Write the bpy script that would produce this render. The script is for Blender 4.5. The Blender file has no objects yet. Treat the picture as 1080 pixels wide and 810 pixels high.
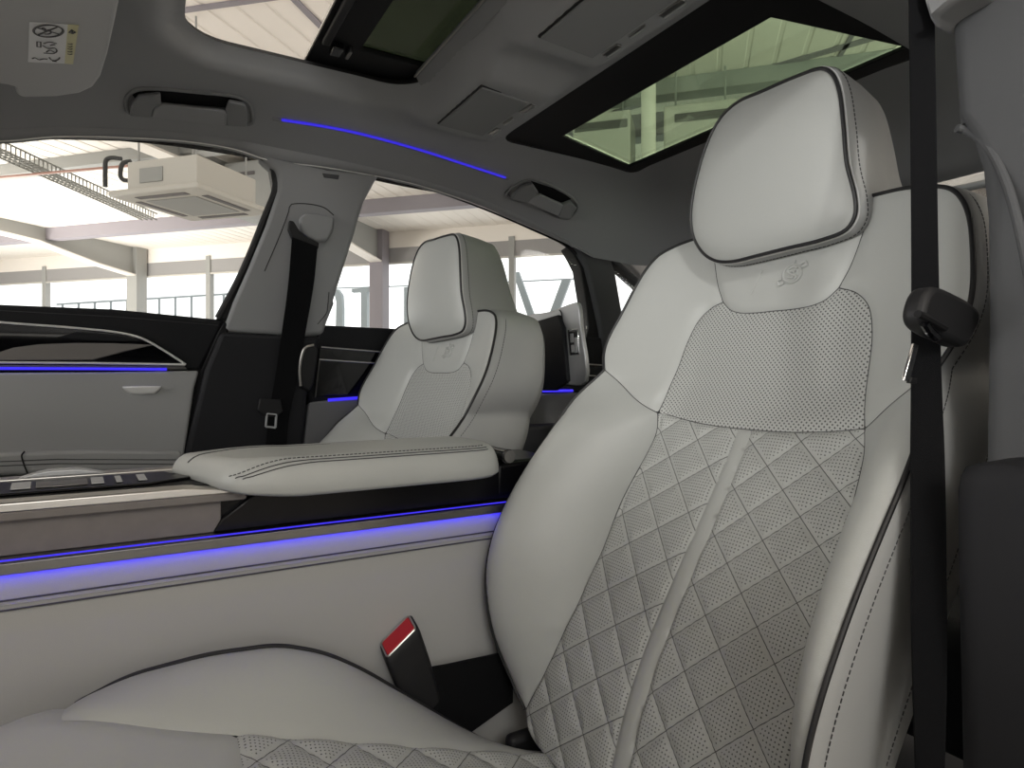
import bpy, bmesh, math, random
import numpy as np
from mathutils import Vector, geometry

random.seed(4)
# ---------------------------------------------------------------- frame of reference
# x = towards the rear of the car, y = across the car (away from the open door), z = up.
# All shapes are written with z measured from the lens height; EYE lifts them above the ground.
EYE = 1.0
FOC, HOR = 666.0, 393.0
CA, SA = math.cos(math.radians(30)), math.sin(math.radians(30))


def ray(px, py):
    u = (px - 540) / FOC
    return np.array([SA + CA * u, CA - SA * u, (HOR - py) / FOC])


def on_y(px, py, y):
    d = ray(px, py)
    return d * (y / d[1])


def on_x(px, py, x):
    d = ray(px, py)
    return d * (x / d[0])


def on_z(px, py, z):
    d = ray(px, py)
    return d * (z / d[2])


def on_depth(px, py, dep):
    return ray(px, py) * dep


def on_side(px, py, off=0.0):
    """far body side: leans inwards towards the roof"""
    d = ray(px, py)
    return d * ((1.70 - off) / (d[1] + 0.2 * d[2]))


C = bpy.context.scene.collection
ORG = {}


# ---------------------------------------------------------------- materials
def nodes(name):
    m = bpy.data.materials.new(name)
    m.use_nodes = True
    nt = m.node_tree
    return m, nt, nt.nodes['Principled BSDF']


def mat(name, col, rough=0.5, metal=0.0, bump=0.0, bscale=400.0, spec=0.5, coat=0.0, var=0.0, emis=None, es=0.0):
    m, nt, b = nodes(name)
    b.inputs['Base Color'].default_value = (*col, 1)
    b.inputs['Roughness'].default_value = rough
    b.inputs['Metallic'].default_value = metal
    b.inputs['Specular IOR Level'].default_value = spec
    b.inputs['Coat Weight'].default_value = coat
    if emis:
        b.inputs['Emission Color'].default_value = (*emis, 1)
        b.inputs['Emission Strength'].default_value = es
    if bump or var:
        tc = nt.nodes.new('ShaderNodeTexCoord')
        n = nt.nodes.new('ShaderNodeTexNoise')
        n.inputs['Scale'].default_value = bscale
        n.inputs['Detail'].default_value = 3
        nt.links.new(tc.outputs['Object'], n.inputs['Vector'])
        if bump:
            bp = nt.nodes.new('ShaderNodeBump')
            bp.inputs['Strength'].default_value = bump
            bp.inputs['Distance'].default_value = 0.0006
            nt.links.new(n.outputs['Fac'], bp.inputs['Height'])
            nt.links.new(bp.outputs['Normal'], b.inputs['Normal'])
        if var:
            r = nt.nodes.new('ShaderNodeMapRange')
            r.inputs['To Min'].default_value = 1 - var
            r.inputs['To Max'].default_value = 1 + var
            nt.links.new(n.outputs['Fac'], r.inputs['Value'])
            mx = nt.nodes.new('ShaderNodeVectorMath')
            mx.operation = 'SCALE'
            mx.inputs[0].default_value = col
            nt.links.new(r.outputs['Result'], mx.inputs['Scale'])
            nt.links.new(mx.outputs['Vector'], b.inputs['Base Color'])
    return m


def mth(nt, op, a, b=None, c=None):
    n = nt.nodes.new('ShaderNodeMath')
    n.operation = op
    for i, v in enumerate((a, b, c)):
        if v is None:
            continue
        if isinstance(v, (int, float)):
            n.inputs[i].default_value = v
        else:
            nt.links.new(v, n.inputs[i])
    return n.outputs[0]


LEA = (0.405, 0.415, 0.40)


def perforated(name, pitch, rad, quilt, stagger):
    """leather with punched holes (uv holds metres on the hide) and, on quilted hide, sewn diamond lines"""
    m, nt, b = nodes(name)
    b.inputs['Roughness'].default_value = 0.5
    uv = nt.nodes.new('ShaderNodeUVMap')
    uv.uv_map = 'UVMap'
    sp = nt.nodes.new('ShaderNodeSeparateXYZ')
    nt.links.new(uv.outputs['UV'], sp.inputs[0])
    U, V = sp.outputs['X'], sp.outputs['Y']
    a, c = (mth(nt, 'ADD', U, V), mth(nt, 'SUBTRACT', U, V)) if stagger else (U, V)
    k = 1 / (pitch * (1.41421 if stagger else 1))
    fx = mth(nt, 'SUBTRACT', mth(nt, 'FRACT', mth(nt, 'MULTIPLY', a, k)), 0.5)
    fy = mth(nt, 'SUBTRACT', mth(nt, 'FRACT', mth(nt, 'MULTIPLY', c, k)), 0.5)
    r2 = mth(nt, 'ADD', mth(nt, 'MULTIPLY', fx, fx), mth(nt, 'MULTIPLY', fy, fy))
    hole = mth(nt, 'LESS_THAN', r2, rad * rad)
    dark = hole
    if quilt:
        uq = nt.nodes.new('ShaderNodeUVMap')
        uq.uv_map = 'Quilt'
        sq = nt.nodes.new('ShaderNodeSeparateXYZ')
        nt.links.new(uq.outputs['UV'], sq.inputs[0])
        au, bv = sq.outputs['X'], sq.outputs['Y']

        def tri(x):   # distance to nearest even integer
            return mth(nt, 'ABSOLUTE', mth(nt, 'SUBTRACT', mth(nt, 'MULTIPLY', mth(nt, 'FRACT', mth(nt, 'ADD', mth(nt, 'MULTIPLY', x, 0.5), 0.5)), 2.0), 1.0))
        d1, d2 = tri(mth(nt, 'ADD', au, bv)), tri(mth(nt, 'SUBTRACT', au, bv))
        dm = mth(nt, 'MINIMUM', d1, d2)
        inside = mth(nt, 'GREATER_THAN', dm, 0.17)
        thread = mth(nt, 'LESS_THAN', dm, 0.022)
        dark = mth(nt, 'MAXIMUM', mth(nt, 'MULTIPLY', hole, inside), thread)
    mx = nt.nodes.new('ShaderNodeMix')
    mx.data_type = 'RGBA'
    mx.inputs['A'].default_value = (*LEA, 1)
    mx.inputs['B'].default_value = (0.075, 0.075, 0.074, 1)
    nt.links.new(dark, mx.inputs['Factor'])
    nt.links.new(mx.outputs['Result'], b.inputs['Base Color'])
    return m


M = {}
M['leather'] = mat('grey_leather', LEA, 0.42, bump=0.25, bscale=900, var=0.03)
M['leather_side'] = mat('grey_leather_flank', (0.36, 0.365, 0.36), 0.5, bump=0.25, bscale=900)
M['leather_door'] = mat('door_leather', (0.33, 0.335, 0.335), 0.55, bump=0.2, bscale=900)
M['leather_console'] = mat('console_leather', (0.37, 0.37, 0.36), 0.5, bump=0.2, bscale=900)
M['perf'] = perforated('perforated_leather', 0.0050, 0.25, False, True)
M['piping'] = mat('black_piping', (0.012, 0.012, 0.013), 0.45)
M['thread'] = mat('dark_thread', (0.05, 0.05, 0.052), 0.7)
M['lip_pale'] = mat('lip_highlight_colour', (0.5, 0.5, 0.49), 0.7)  # highlight along the headrest lip, put into the colour
M['headliner'] = mat('headliner_cloth', (0.33, 0.336, 0.345), 0.9, bump=0.4, bscale=1500, spec=0.1)
M['headtrim'] = mat('headliner_plastic', (0.25, 0.255, 0.262), 0.8, spec=0.15)
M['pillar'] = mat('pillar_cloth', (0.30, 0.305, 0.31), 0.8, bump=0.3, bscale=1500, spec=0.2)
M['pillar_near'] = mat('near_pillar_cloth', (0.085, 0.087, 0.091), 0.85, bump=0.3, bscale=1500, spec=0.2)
M['black'] = mat('black_soft_plastic', (0.008, 0.0085, 0.0105), 0.65, spec=0.3, bump=0.2, bscale=1200)
M['charcoal'] = mat('charcoal_plastic', (0.014, 0.0145, 0.017), 0.7, spec=0.3, bump=0.2, bscale=1200)
M['belt'] = mat('black_webbing', (0.003, 0.0032, 0.004), 0.9, bump=0.6, bscale=1500, spec=0.2)
M['gloss'] = mat('piano_black', (0.004, 0.004, 0.005), 0.06, coat=0.5)
M['satin_black'] = mat('satin_black', (0.004, 0.004, 0.0048), 0.28, spec=0.22)
M['rubber'] = mat('black_rubber', (0.006, 0.006, 0.007), 0.6)
M['decor'] = mat('grey_wood_decor', (0.16, 0.145, 0.135), 0.5, var=0.15, bscale=60)
M['decor2'] = mat('grey_inlay', (0.17, 0.158, 0.15), 0.55)
M['alu'] = mat('satin_aluminium', (0.50, 0.485, 0.46), 0.33, metal=1.0)
M['bright'] = mat('bright_metal', (0.85, 0.85, 0.84), 0.35, metal=0.4)
M['alu_dark'] = mat('dark_aluminium', (0.22, 0.215, 0.21), 0.35, metal=1.0)
M['chrome'] = mat('chrome', (0.85, 0.85, 0.85), 0.12, metal=1.0)
M['silver'] = mat('silver_plastic', (0.45, 0.46, 0.47), 0.4, metal=0.3)
M['led'] = mat('blue_light', (0.01, 0.01, 0.05), 0.5, emis=(0.05, 0.03, 1.0), es=0.8)
M['led_soft'] = mat('blue_light_soft', (0.02, 0.02, 0.1), 0.5, emis=(0.03, 0.018, 1.0), es=14.0)
M['led_roof'] = mat('blue_light_roof', (0.02, 0.02, 0.1), 0.5, emis=(0.05, 0.03, 1.0), es=0.55)
M['red'] = mat('red_button', (0.42, 0.012, 0.018), 0.4)
M['paper'] = mat('label_white', (0.80, 0.81, 0.82), 0.6)
M['yellow'] = mat('label_yellow', (0.66, 0.63, 0.38), 0.6)
M['ink'] = mat('label_ink', (0.03, 0.03, 0.035), 0.6)
M['leather_shaded'] = mat('shaded_door_leather', (0.15, 0.152, 0.158), 0.6, bump=0.2, bscale=900)  # door leather with the shade at the rear put into its colour
M['carpet'] = mat('grey_carpet', (0.10, 0.10, 0.105), 0.95, bump=1.0, bscale=700, spec=0.1)
M['darkgap'] = mat('black_trim', (0.006, 0.006, 0.007), 0.7, spec=0.3)
M['vis'] = mat('visor_cloth', (0.52, 0.527, 0.535), 0.8, bump=0.4, bscale=1500, spec=0.2)
M['hall_white'] = mat('hall_white_paint', (0.78, 0.73, 0.67), 0.6)
M['hall_steel'] = mat('hall_steel', (0.30, 0.30, 0.285), 0.55)
M['hall_band'] = mat('hall_grey_band', (0.29, 0.28, 0.275), 0.6)
M['hall_dark'] = mat('hall_dark_steel', (0.24, 0.22, 0.24), 0.6)
M['hall_floor'] = mat('hall_floor_grey', (0.45, 0.44, 0.42), 0.4, var=0.05, bscale=2)
M['galv'] = mat('galvanised_wire', (0.27, 0.27, 0.25), 0.6)
M['unit'] = mat('unit_white', (0.50, 0.475, 0.43), 0.5)
M['slot'] = mat('unit_slot', (0.10, 0.09, 0.09), 0.6)
M['pipe_red'] = mat('red_pipe', (0.42, 0.22, 0.17), 0.5)
M['pipe_black'] = mat('black_pipe', (0.03, 0.03, 0.03), 0.6)
M['letter'] = mat('sign_grey', (0.24, 0.27, 0.28), 0.5)
M['outer'] = mat('car_paint', (0.02, 0.02, 0.022), 0.25, coat=1.0)
M['lampglow'] = mat('tube_lamp', (0.9, 0.9, 0.9), 0.5, emis=(1, 0.95, 0.88), es=14.0)


def glass(name, tint, refl=0.06):
    m = bpy.data.materials.new(name)
    m.use_nodes = True
    nt = m.node_tree
    nt.nodes.remove(nt.nodes['Principled BSDF'])
    out = nt.nodes['Material Output']
    t = nt.nodes.new('ShaderNodeBsdfTransparent')
    t.inputs['Color'].default_value = (*tint, 1)
    g = nt.nodes.new('ShaderNodeBsdfGlossy')
    g.inputs['Roughness'].default_value = 0.02
    fr = nt.nodes.new('ShaderNodeFresnel')
    fr.inputs['IOR'].default_value = 1.3
    mul = mth(nt, 'MULTIPLY', fr.outputs[0], refl / 0.06)
    mul = mth(nt, 'MINIMUM', mul, 0.9)
    mx = nt.nodes.new('ShaderNodeMixShader')
    nt.links.new(mul, mx.inputs[0])
    nt.links.new(t.outputs[0], mx.inputs[1])
    nt.links.new(g.outputs[0], mx.inputs[2])
    nt.links.new(mx.outputs[0], out.inputs['Surface'])
    return m


M['glass'] = glass('clear_glass', (0.95, 0.96, 0.96), 0.03)
M['glass_green'] = glass('green_tinted_glass', (0.71, 0.83, 0.70), 0.02)
M['glass_dark'] = glass('dark_green_glass', (0.17, 0.20, 0.16), 0.02)


# ---------------------------------------------------------------- object helpers
def thing(name, loc, label=None, cat=None, group=None, kind=None):
    o = bpy.data.objects.new(name, None)
    C.objects.link(o)
    o.empty_display_size = 0.05
    w = np.array([loc[0], loc[1], loc[2] + EYE])
    o.location = w
    ORG[o.name] = w
    tag(o, label, cat, group, kind)
    return o


def tag(o, label=None, cat=None, group=None, kind=None):
    for k, v in (('label', label), ('category', cat), ('group', group), ('kind', kind)):
        if v:
            o[k] = v
    return o


def obj(name, verts, faces, m, parent=None, uv=None, uv2=None, smooth=True, ang=35, bevel=0.0):
    v = np.array(verts, float).reshape(-1, 3).copy()
    v[:, 2] += EYE
    if parent is not None:
        org = ORG[parent.name]
    else:
        org = np.array([(v[:, 0].min() + v[:, 0].max()) / 2, (v[:, 1].min() + v[:, 1].max()) / 2, v[:, 2].min()])
    me = bpy.data.meshes.new(name)
    me.from_pydata((v - org).tolist(), [], [tuple(int(i) for i in f) for f in faces])
    bm = bmesh.new()
    bm.from_mesh(me)
    bmesh.ops.recalc_face_normals(bm, faces=bm.faces)
    bm.to_mesh(me)
    bm.free()
    me.materials.append(m)
    if uv is not None:
        lay = me.uv_layers.new(name='UVMap')
        vi = np.zeros(len(me.loops), int)
        me.loops.foreach_get('vertex_index', vi)
        lay.data.foreach_set('uv', np.asarray(uv, np.float32)[vi].ravel())
        if uv2 is not None:
            lay = me.uv_layers.new(name='Quilt')
            lay.data.foreach_set('uv', np.asarray(uv2, np.float32)[vi].ravel())
    if smooth:
        me.polygons.foreach_set('use_smooth', [True] * len(me.polygons))
        if ang < 180:
            me.set_sharp_from_angle(angle=math.radians(ang))
    me.update()
    o = bpy.data.objects.new(name, me)
    C.objects.link(o)
    if bevel:
        b = o.modifiers.new('round', 'BEVEL')
        b.width = bevel
        b.segments = 3
        b.limit_method = 'ANGLE'
        b.angle_limit = math.radians(40)
    if parent is not None:
        o.parent = parent
        ORG[o.name] = org          # parts sit at their thing's origin
    else:
        o.location = org
        ORG[o.name] = org
    return o


def cr(P, n=10, closed=False):
    """Catmull-Rom through points"""
    P = np.array(P, float)
    N = len(P)
    out = []
    rng = range(N) if closed else range(N - 1)
    for i in rng:
        if closed:
            p0, p1, p2, p3 = P[(i - 1) % N], P[i], P[(i + 1) % N], P[(i + 2) % N]
        else:
            p1, p2 = P[i], P[i + 1]
            p0 = P[i - 1] if i > 0 else 2 * p1 - p2
            p3 = P[i + 2] if i + 2 < N else 2 * p2 - p1
        d1, d2, d3 = (max(np.linalg.norm(b - a), 1e-9) ** .5 for a, b in ((p0, p1), (p1, p2), (p2, p3)))
        m1 = ((p1 - p0) / d1 - (p2 - p0) / (d1 + d2) + (p2 - p1) / d2) * d2
        m2 = ((p2 - p1) / d2 - (p3 - p1) / (d2 + d3) + (p3 - p2) / d3) * d2
        for k in range(n):
            t = k / n
            out.append((2 * t**3 - 3 * t**2 + 1) * p1 + (t**3 - 2 * t**2 + t) * m1 + (3 * t**2 - 2 * t**3) * p2 + (t**3 - t**2) * m2)
    if not closed:
        out.append(P[-1])
    return np.array(out)


def resample(P, h, closed=False):
    P = np.array(P, float)
    if closed:
        P = np.vstack([P, P[:1]])
    L = np.r_[0, np.cumsum(np.linalg.norm(np.diff(P, axis=0), axis=1))]
    n = max(2, int(round(L[-1] / h)))
    t = np.linspace(0, L[-1], n + 1)
    Q = np.stack([np.interp(t, L, P[:, k]) for k in range(P.shape[1])], 1)
    return Q[:-1] if closed else Q


def tube_vf(path, r, closed=False, ns=8, flat=1.0, up=None):
    P = np.array(path, float)
    n = len(P)
    T = np.roll(P, -1, 0) - np.roll(P, 1, 0) if closed else np.gradient(P, axis=0)
    T /= np.maximum(np.linalg.norm(T, axis=1), 1e-12)[:, None]
    ref = np.array(up if up is not None else ([0, 0, 1] if abs(T[0][2]) < .9 else [1, 0, 0]), float)
    V, Fc = [], []
    A = ref - T[0] * ref.dot(T[0])
    A /= np.linalg.norm(A)
    for i in range(n):
        A = (A if up is None else np.array(up, float)) - T[i] * (A if up is None else np.array(up, float)).dot(T[i])
        A /= max(np.linalg.norm(A), 1e-9)
        Bn = np.cross(T[i], A)
        ri = r[i] if hasattr(r, '__len__') else r
        for k in range(ns):
            a = 2 * math.pi * k / ns
            V.append(P[i] + ri * (math.cos(a) * A * flat + math.sin(a) * Bn))
    for i in range(n if closed else n - 1):
        j = (i + 1) % n
        for k in range(ns):
            l = (k + 1) % ns
            Fc.append((i * ns + k, i * ns + l, j * ns + l, j * ns + k))
    if not closed:
        Fc.append(tuple(range(ns))[::-1])
        Fc.append(tuple((n - 1) * ns + k for k in range(ns)))
    return V, Fc


def tube(name, path, r, m, parent=None, closed=False, ns=8, **k):
    V, Fc = tube_vf(path, r, closed, ns, **k)
    return obj(name, V, Fc, m, parent)


def join(parts):
    V, Fc = [], []
    for v, f in parts:
        b = len(V)
        V.extend(list(v))
        Fc.extend([tuple(i + b for i in q) for q in f])
    return V, Fc


def dash_vf(path, r, on=0.004, off=0.002):
    """a sewn line: short thread stitches along a path"""
    P = resample(path, 0.002)
    step, gap = max(1, round(on / .002)), max(1, round(off / .002))
    parts = []
    i = 0
    while i + step < len(P):
        parts.append(tube_vf(P[i:i + step + 1], r, ns=5))
        i += step + gap
    return join(parts)


def box_vf(x0, x1, y0, y1, z0, z1):
    V = [(x, y, z) for x in (x0, x1) for y in (y0, y1) for z in (z0, z1)]
    return V, [(0, 1, 3, 2), (4, 6, 7, 5), (0, 4, 5, 1), (2, 3, 7, 6), (0, 2, 6, 4), (1, 5, 7, 3)]


def box(name, b, m, parent=None, bevel=0.003):
    V, Fc = box_vf(*b)
    return obj(name, V, Fc, m, parent, bevel=bevel)


def slab(name, pts, vec, m, parent=None, bevel=0.004, hole=None):
    """polygon with thickness: pts are 3-D corner points, vec the thickness vector"""
    P = [np.array(p, float) for p in pts]
    n = len(P)
    V = P + [p + np.array(vec) for p in P]
    Fc = [tuple(range(n)), tuple(range(2 * n - 1, n - 1, -1))]
    for i in range(n):
        j = (i + 1) % n
        Fc.append((i, n + i, n + j, j))
    return obj(name, V, Fc, m, parent, bevel=bevel)


def extr(name, prof, x0, x1, m, parent=None, bevel=0.002):
    """profile in (y,z) run along the car from x0 to x1"""
    return slab(name, [(x0, y, z) for y, z in prof], (x1 - x0, 0, 0), m, parent, bevel)


def inside(poly, pts):
    x, y = pts[:, 0], pts[:, 1]
    r = np.zeros(len(pts), bool)
    a = poly
    b = np.roll(poly, -1, 0)
    for (x1, y1), (x2, y2) in zip(a, b):
        if y1 == y2:
            continue
        c = (y1 > y) != (y2 > y)
        r ^= c & (x < (x2 - x1) * (y - y1) / (y2 - y1) + x1)
    return r


def bdist(segs, pts):
    d = np.full(len(pts), 1e9)
    for a, b in segs:
        ab = b - a
        t = np.clip(((pts - a) @ ab) / max(ab @ ab, 1e-12), 0, 1)
        q = a + t[:, None] * ab
        d = np.minimum(d, np.hypot(*(pts - q).T))
    return d


def mesh2d(poly, h, holes=()):
    loops = [resample(poly, h, True)] + [resample(q, h, True) for q in holes]
    vv = np.vstack(loops)
    edges, b = [], 0
    segs = []
    for l in loops:
        n = len(l)
        edges += [(b + i, b + (i + 1) % n) for i in range(n)]
        segs += [(l[i], l[(i + 1) % n]) for i in range(n)]
        b += n
    lo, hi = loops[0].min(0), loops[0].max(0)
    gx = np.arange(lo[0], hi[0] + h, h)
    gy = np.arange(lo[1], hi[1] + h, h * .866)
    G = np.array([(x + (h / 2 if j % 2 else 0), y) for j, y in enumerate(gy) for x in gx])
    G = G[inside(loops[0], G)]
    for q in loops[1:]:
        G = G[~inside(q, G)]
    if len(G):
        G = G[bdist(segs, G) > h * .55]
    A = np.vstack([vv, G])
    r = geometry.delaunay_2d_cdt([Vector(p) for p in A], edges, [], 0, 1e-7)
    V = np.array([tuple(p) for p in r[0]])
    T = [f for f in r[2]]
    cen = np.array([V[list(f)].mean(0) for f in T])
    ok = inside(loops[0], cen)
    for q in loops[1:]:
        ok &= ~inside(q, cen)
    T = [f for f, k in zip(T, ok) if k]
    return V, T, bdist(segs, V), segs


def patch(name, poly, fn, m, parent, h=0.007, puff=0.005, rad=0.008, off=(-1, 0, 0), extra=None, uvfn=None, ang=180, qfn=None):
    V, T, D, _ = mesh2d(np.array(poly), h)
    D = np.where(D < 1e-6, 0, D)
    P = fn(V[:, 0], V[:, 1])
    e = puff * (1 - np.exp(-D / rad))
    if extra is not None:
        e = e + extra(V[:, 0], V[:, 1], D)
    # offset along surface normals
    eps = 1e-4
    du = fn(V[:, 0] + eps, V[:, 1]) - P
    dv = fn(V[:, 0], V[:, 1] + eps) - P
    N = np.cross(du, dv)
    N /= np.linalg.norm(N, axis=1)[:, None]
    N[(N @ np.array(off)) < 0] *= -1
    P = P + N * e[:, None]
    uv = None
    if uvfn is not None:
        uv = np.stack(uvfn(V[:, 0], V[:, 1]), 1)
    uv2 = np.stack(qfn(V[:, 0], V[:, 1]), 1) if qfn is not None else None
    return obj(name, P, T, m, parent, uv=uv, uv2=uv2, ang=ang)


def mirror(c):
    c = np.array(c, float).copy()
    c[:, 0] *= -1
    return c


def chain(*cs):
    out = [np.array(cs[0], float)]
    for c in cs[1:]:
        out.append(np.array(c, float)[1:])
    P = np.vstack(out)
    if np.linalg.norm(P[0] - P[-1]) < 1e-9:
        P = P[:-1]
    return P


def dup(root, dx, dy, dz, label=None, group=None):
    def cp(o, par):
        c = o.copy()
        C.objects.link(c)
        if par is not None:
            c.parent = par
        for ch in list(o.children):
            cp(ch, c)
        return c
    r = cp(root, None)
    r.location = Vector(root.location) + Vector((dx, dy, dz))
    if label:
        r['label'] = label
    if group:
        r['group'] = group
    return r


# ================================================================ FRONT SEAT
YC = 0.605
ZS = [-.62, -.52, -.481, -.423, -.352, -.28, -.1875, -.0855, 0, .09, .19, .27]
XS = [.472, .493, .505, .522, .556, .600, .662, .727, .765, .790, .805, .815]
WZ = [-.56, -.51, -.45, -.38, -.29, -.22, -.155, -.08, 0, .07, .2, .27]
WV = [0, .0, .03, .075, .125, .142, .140, .122, .088, .062, .036, .03]
_zz = np.linspace(-.62, .27, 300)
_k = np.ones(25) / 25


def _sm(z, v):
    y = np.interp(_zz, z, v)
    return np.convolve(np.r_[np.full(12, y[0]) - (y[1] - y[0]) * np.arange(12, 0, -1), y, y[-1] + (y[-1] - y[-2]) * np.arange(1, 13)], _k, 'valid')


XB, WB = _sm(ZS, XS), _sm(WZ, WV)


def sstep(a, b, x):
    t = np.clip((x - a) / (b - a), 0, 1)
    return t * t * (3 - 2 * t)


def back_x(s, z):
    a = np.abs(s)
    t1 = np.clip((a - .12) / .16, 0, 1.1) ** 1.6
    iw = np.interp(z, [-.51, -.488, -.452, -.378, -.3], [.212, .203, .188, .170, .166]) - .001
    iw2 = np.interp(z, [-.51, -.45, -.38, -.29, -.2, -.1, -.066], [.212, .211, .208, .200, .188, .176, .170]) - .001
    tl = np.clip((a - iw) / (.283 - iw), 0, 1.1)
    tr = np.clip((a - iw2) / (.283 - iw2), 0, 1.1)
    t2 = np.where(s > 0, np.sin(1.9 * tl) / math.sin(1.9), np.sin(1.75 * tr ** 1.55) / math.sin(1.75))
    w = sstep(-.01, -.10, z)
    return np.interp(z, _zz, XB) - np.interp(z, _zz, WB) * (t1 * (1 - w) + t2 * w)


def back(s, z):
    s, z = np.asarray(s, float), np.asarray(z, float)
    return np.stack([back_x(s, z), YC + s, z], -1)


_arc = np.r_[0, np.cumsum(np.hypot(np.diff(_zz), np.diff(XB)))]
_arc -= np.interp(-.124, _zz, _arc)


def arc(z):
    return np.interp(z, _zz, _arc)




def lattice(s, z):
    """quilting coordinates on the backrest: sewn lines run where a+b and a-b are even"""
    L = arc(z)
    aR, bR = (-s - .057) / .035 + 2, (L - .001 - .16 * (-s - .057)) / .0345
    aL, bL = (s - .076) / .0405 + 2, (L + .120 - .06 * (s - .076)) / .0365
    return np.where(s < 0, aR, aL), np.where(s < 0, bR, bL)


M['quilt'] = perforated('quilted_leather', 0.0046, 0.20, True, False)

cU = cr([(0, .0895), (.035, .0895), (.062, .092), (.081, .0985), (.097, .112)])
cUb = cr([(.097, .112), (.111, .14), (.121, .172), (.128, .2), (.13, .228)])
cPT = cr([(.097, .112), (.12, .104), (.141, .085), (.1535, .05), (.160, 0), (.170, -.066)])
cPB = cr([(.170, -.066), (.123, -.0735), (.06, -.079), (0, -.080)])
cST = cr([(.13, .228), (.17, .226), (.205, .219), (.235, .206), (.256, .178), (.274, .118), (.283, .065), (.279, .035), (.266, .004)])
cSeam = cr([(.266, .004), (.22, -.03), (.170, -.066)])
cBO = cr([(.266, .004), (.280, -.04), (.285, -.1), (.2845, -.22), (.280, -.29), (.269, -.37), (.257, -.44), (.236, -.49), (.212, -.51)])
cIN = cr([(.170, -.066), (.166, -.1), (.168, -.2), (.165, -.273), (.165, -.331), (.170, -.378), (.188, -.452), (.203, -.488), (.212, -.51)])
cIN2 = cr([(.170, -.066), (.176, -.1), (.188, -.2), (.200, -.29), (.208, -.38), (.211, -.45), (.212, -.51)])
cBT = cr([(.212, -.51), (.195, -.532), (.12, -.545), (0, -.548)])
cTop = np.array([(.13, .228), (0, .229)])


def strip_w(z):
    return np.interp(z, [-.55, -.2, -.08], [.0150, .0125, .0115])


_zst = np.linspace(-.080, -.548, 24)
cSTR = np.stack([strip_w(_zst), _zst], 1)

seat = thing('front_seat', (.55, YC, -.62), 'large pale grey leather front seat in front with quilted perforated backrest', 'car seat')

# --- shell: flanks and back of the backrest
oh = chain(cTop[::-1], cST, cBO, cBT)            # right half outline from top centre to bottom centre
outl = np.vstack([oh, mirror(oh)[::-1][1:-1]])
outl = resample(outl, .008, True)
cen = np.array([0, -.16])
F0 = back(outl[:, 0], outl[:, 1])
rows = []
for dx, gs in ((0.0, 0), (.004, .0035), (.014, .0055), (.04, .006), (.09, .004), (.15, -.006), (.19, -.03), (.2, -.07)):
    R = F0.copy()
    dirn = outl - cen
    dirn /= np.linalg.norm(dirn, axis=1)[:, None]
    k_ = 1 + .2 * sstep(-.02, -.15, outl[:, 1]) * (gs > .004)
    R[:, 1] += dirn[:, 0] * gs * k_
    R[:, 2] += dirn[:, 1] * gs * .7
    base = np.interp(outl[:, 1], _zz, XB)
    f = dx / .2
    tgt = base + .115
    R[:, 0] = F0[:, 0] + dx if dx < .03 else F0[:, 0] * (1 - f) + tgt * f + (.02 * math.sin(math.pi * f))
    rows.append(R)
n = len(outl)
V = np.vstack(rows)
Fc = []
for r in range(len(rows) - 1):
    for i in range(n):
        j = (i + 1) % n
        Fc.append((r * n + i, r * n + j, (r + 1) * n + j, (r + 1) * n + i))
Fc.append(tuple((len(rows) - 1) * n + i for i in range(n)))
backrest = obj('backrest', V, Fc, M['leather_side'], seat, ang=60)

# --- the sewn covers
sh_poly = chain(cPT[::-1], cUb, cST, cSeam, )
sh_poly = chain(cUb, cST, cSeam, cPT[::-1])
bo_poly = chain(cBO, cIN[::-1], cSeam[::-1])
for mir in (False, True):
    f = mirror if mir else (lambda q: np.array(q))
    patch('shoulder_cover', f(sh_poly), back, M['leather'], backrest, .007, .006, .010)
    patch('side_bolster', f(chain(cBO, (cIN2 if mir else cIN)[::-1], cSeam[::-1])), back, M['leather'], backrest, .0065, .007, .012)
patch('perforated_cover', chain(cU, cPT, cPB, mirror(cPB)[::-1], mirror(cPT)[::-1], mirror(cU)[::-1]), back, M['perf'], backrest,
      .008, .004, .008, uvfn=lambda s, z: (s, arc(z)))
badge = patch('badge_panel', chain(cU, cUb, cTop, mirror(cTop)[::-1], mirror(cUb)[::-1], mirror(cU)[::-1]), back, M['leather'], backrest, .007, .005, .008)


def quilt_puff(s, z, D):
    a, b = lattice(s, z)

    def tri(x):
        return np.abs(((x * .5 + .5) % 1) * 2 - 1)
    d = np.minimum(tri(a + b), tri(a - b))
    return .0055 * (1 - np.exp(-d / .28)) * np.clip(D / .006, 0, 1)


for mir in (False, True):
    qh = chain(cPB[::-1], cIN2 if mir else cIN, cBT, cSTR[::-1])
    qh[0] = cSTR[0]
    qh = np.array([p for p in qh if p[0] >= strip_w(p[1]) - 1e-6])
    patch('quilted_insert', mirror(qh) if mir else qh, back, M['quilt'], backrest, .0042, .001, .004, extra=quilt_puff, uvfn=lambda s, z: (s, arc(z)), qfn=lattice)
patch('centre_strip', np.vstack([cSTR, mirror(cSTR)[::-1]]), back, M['leather'], backrest, .005, .004, .004)

# --- piping and seams


def on_back(c, lift=0.0):
    P = back(c[:, 0], c[:, 1])
    P[:, 0] -= lift
    return P


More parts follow.
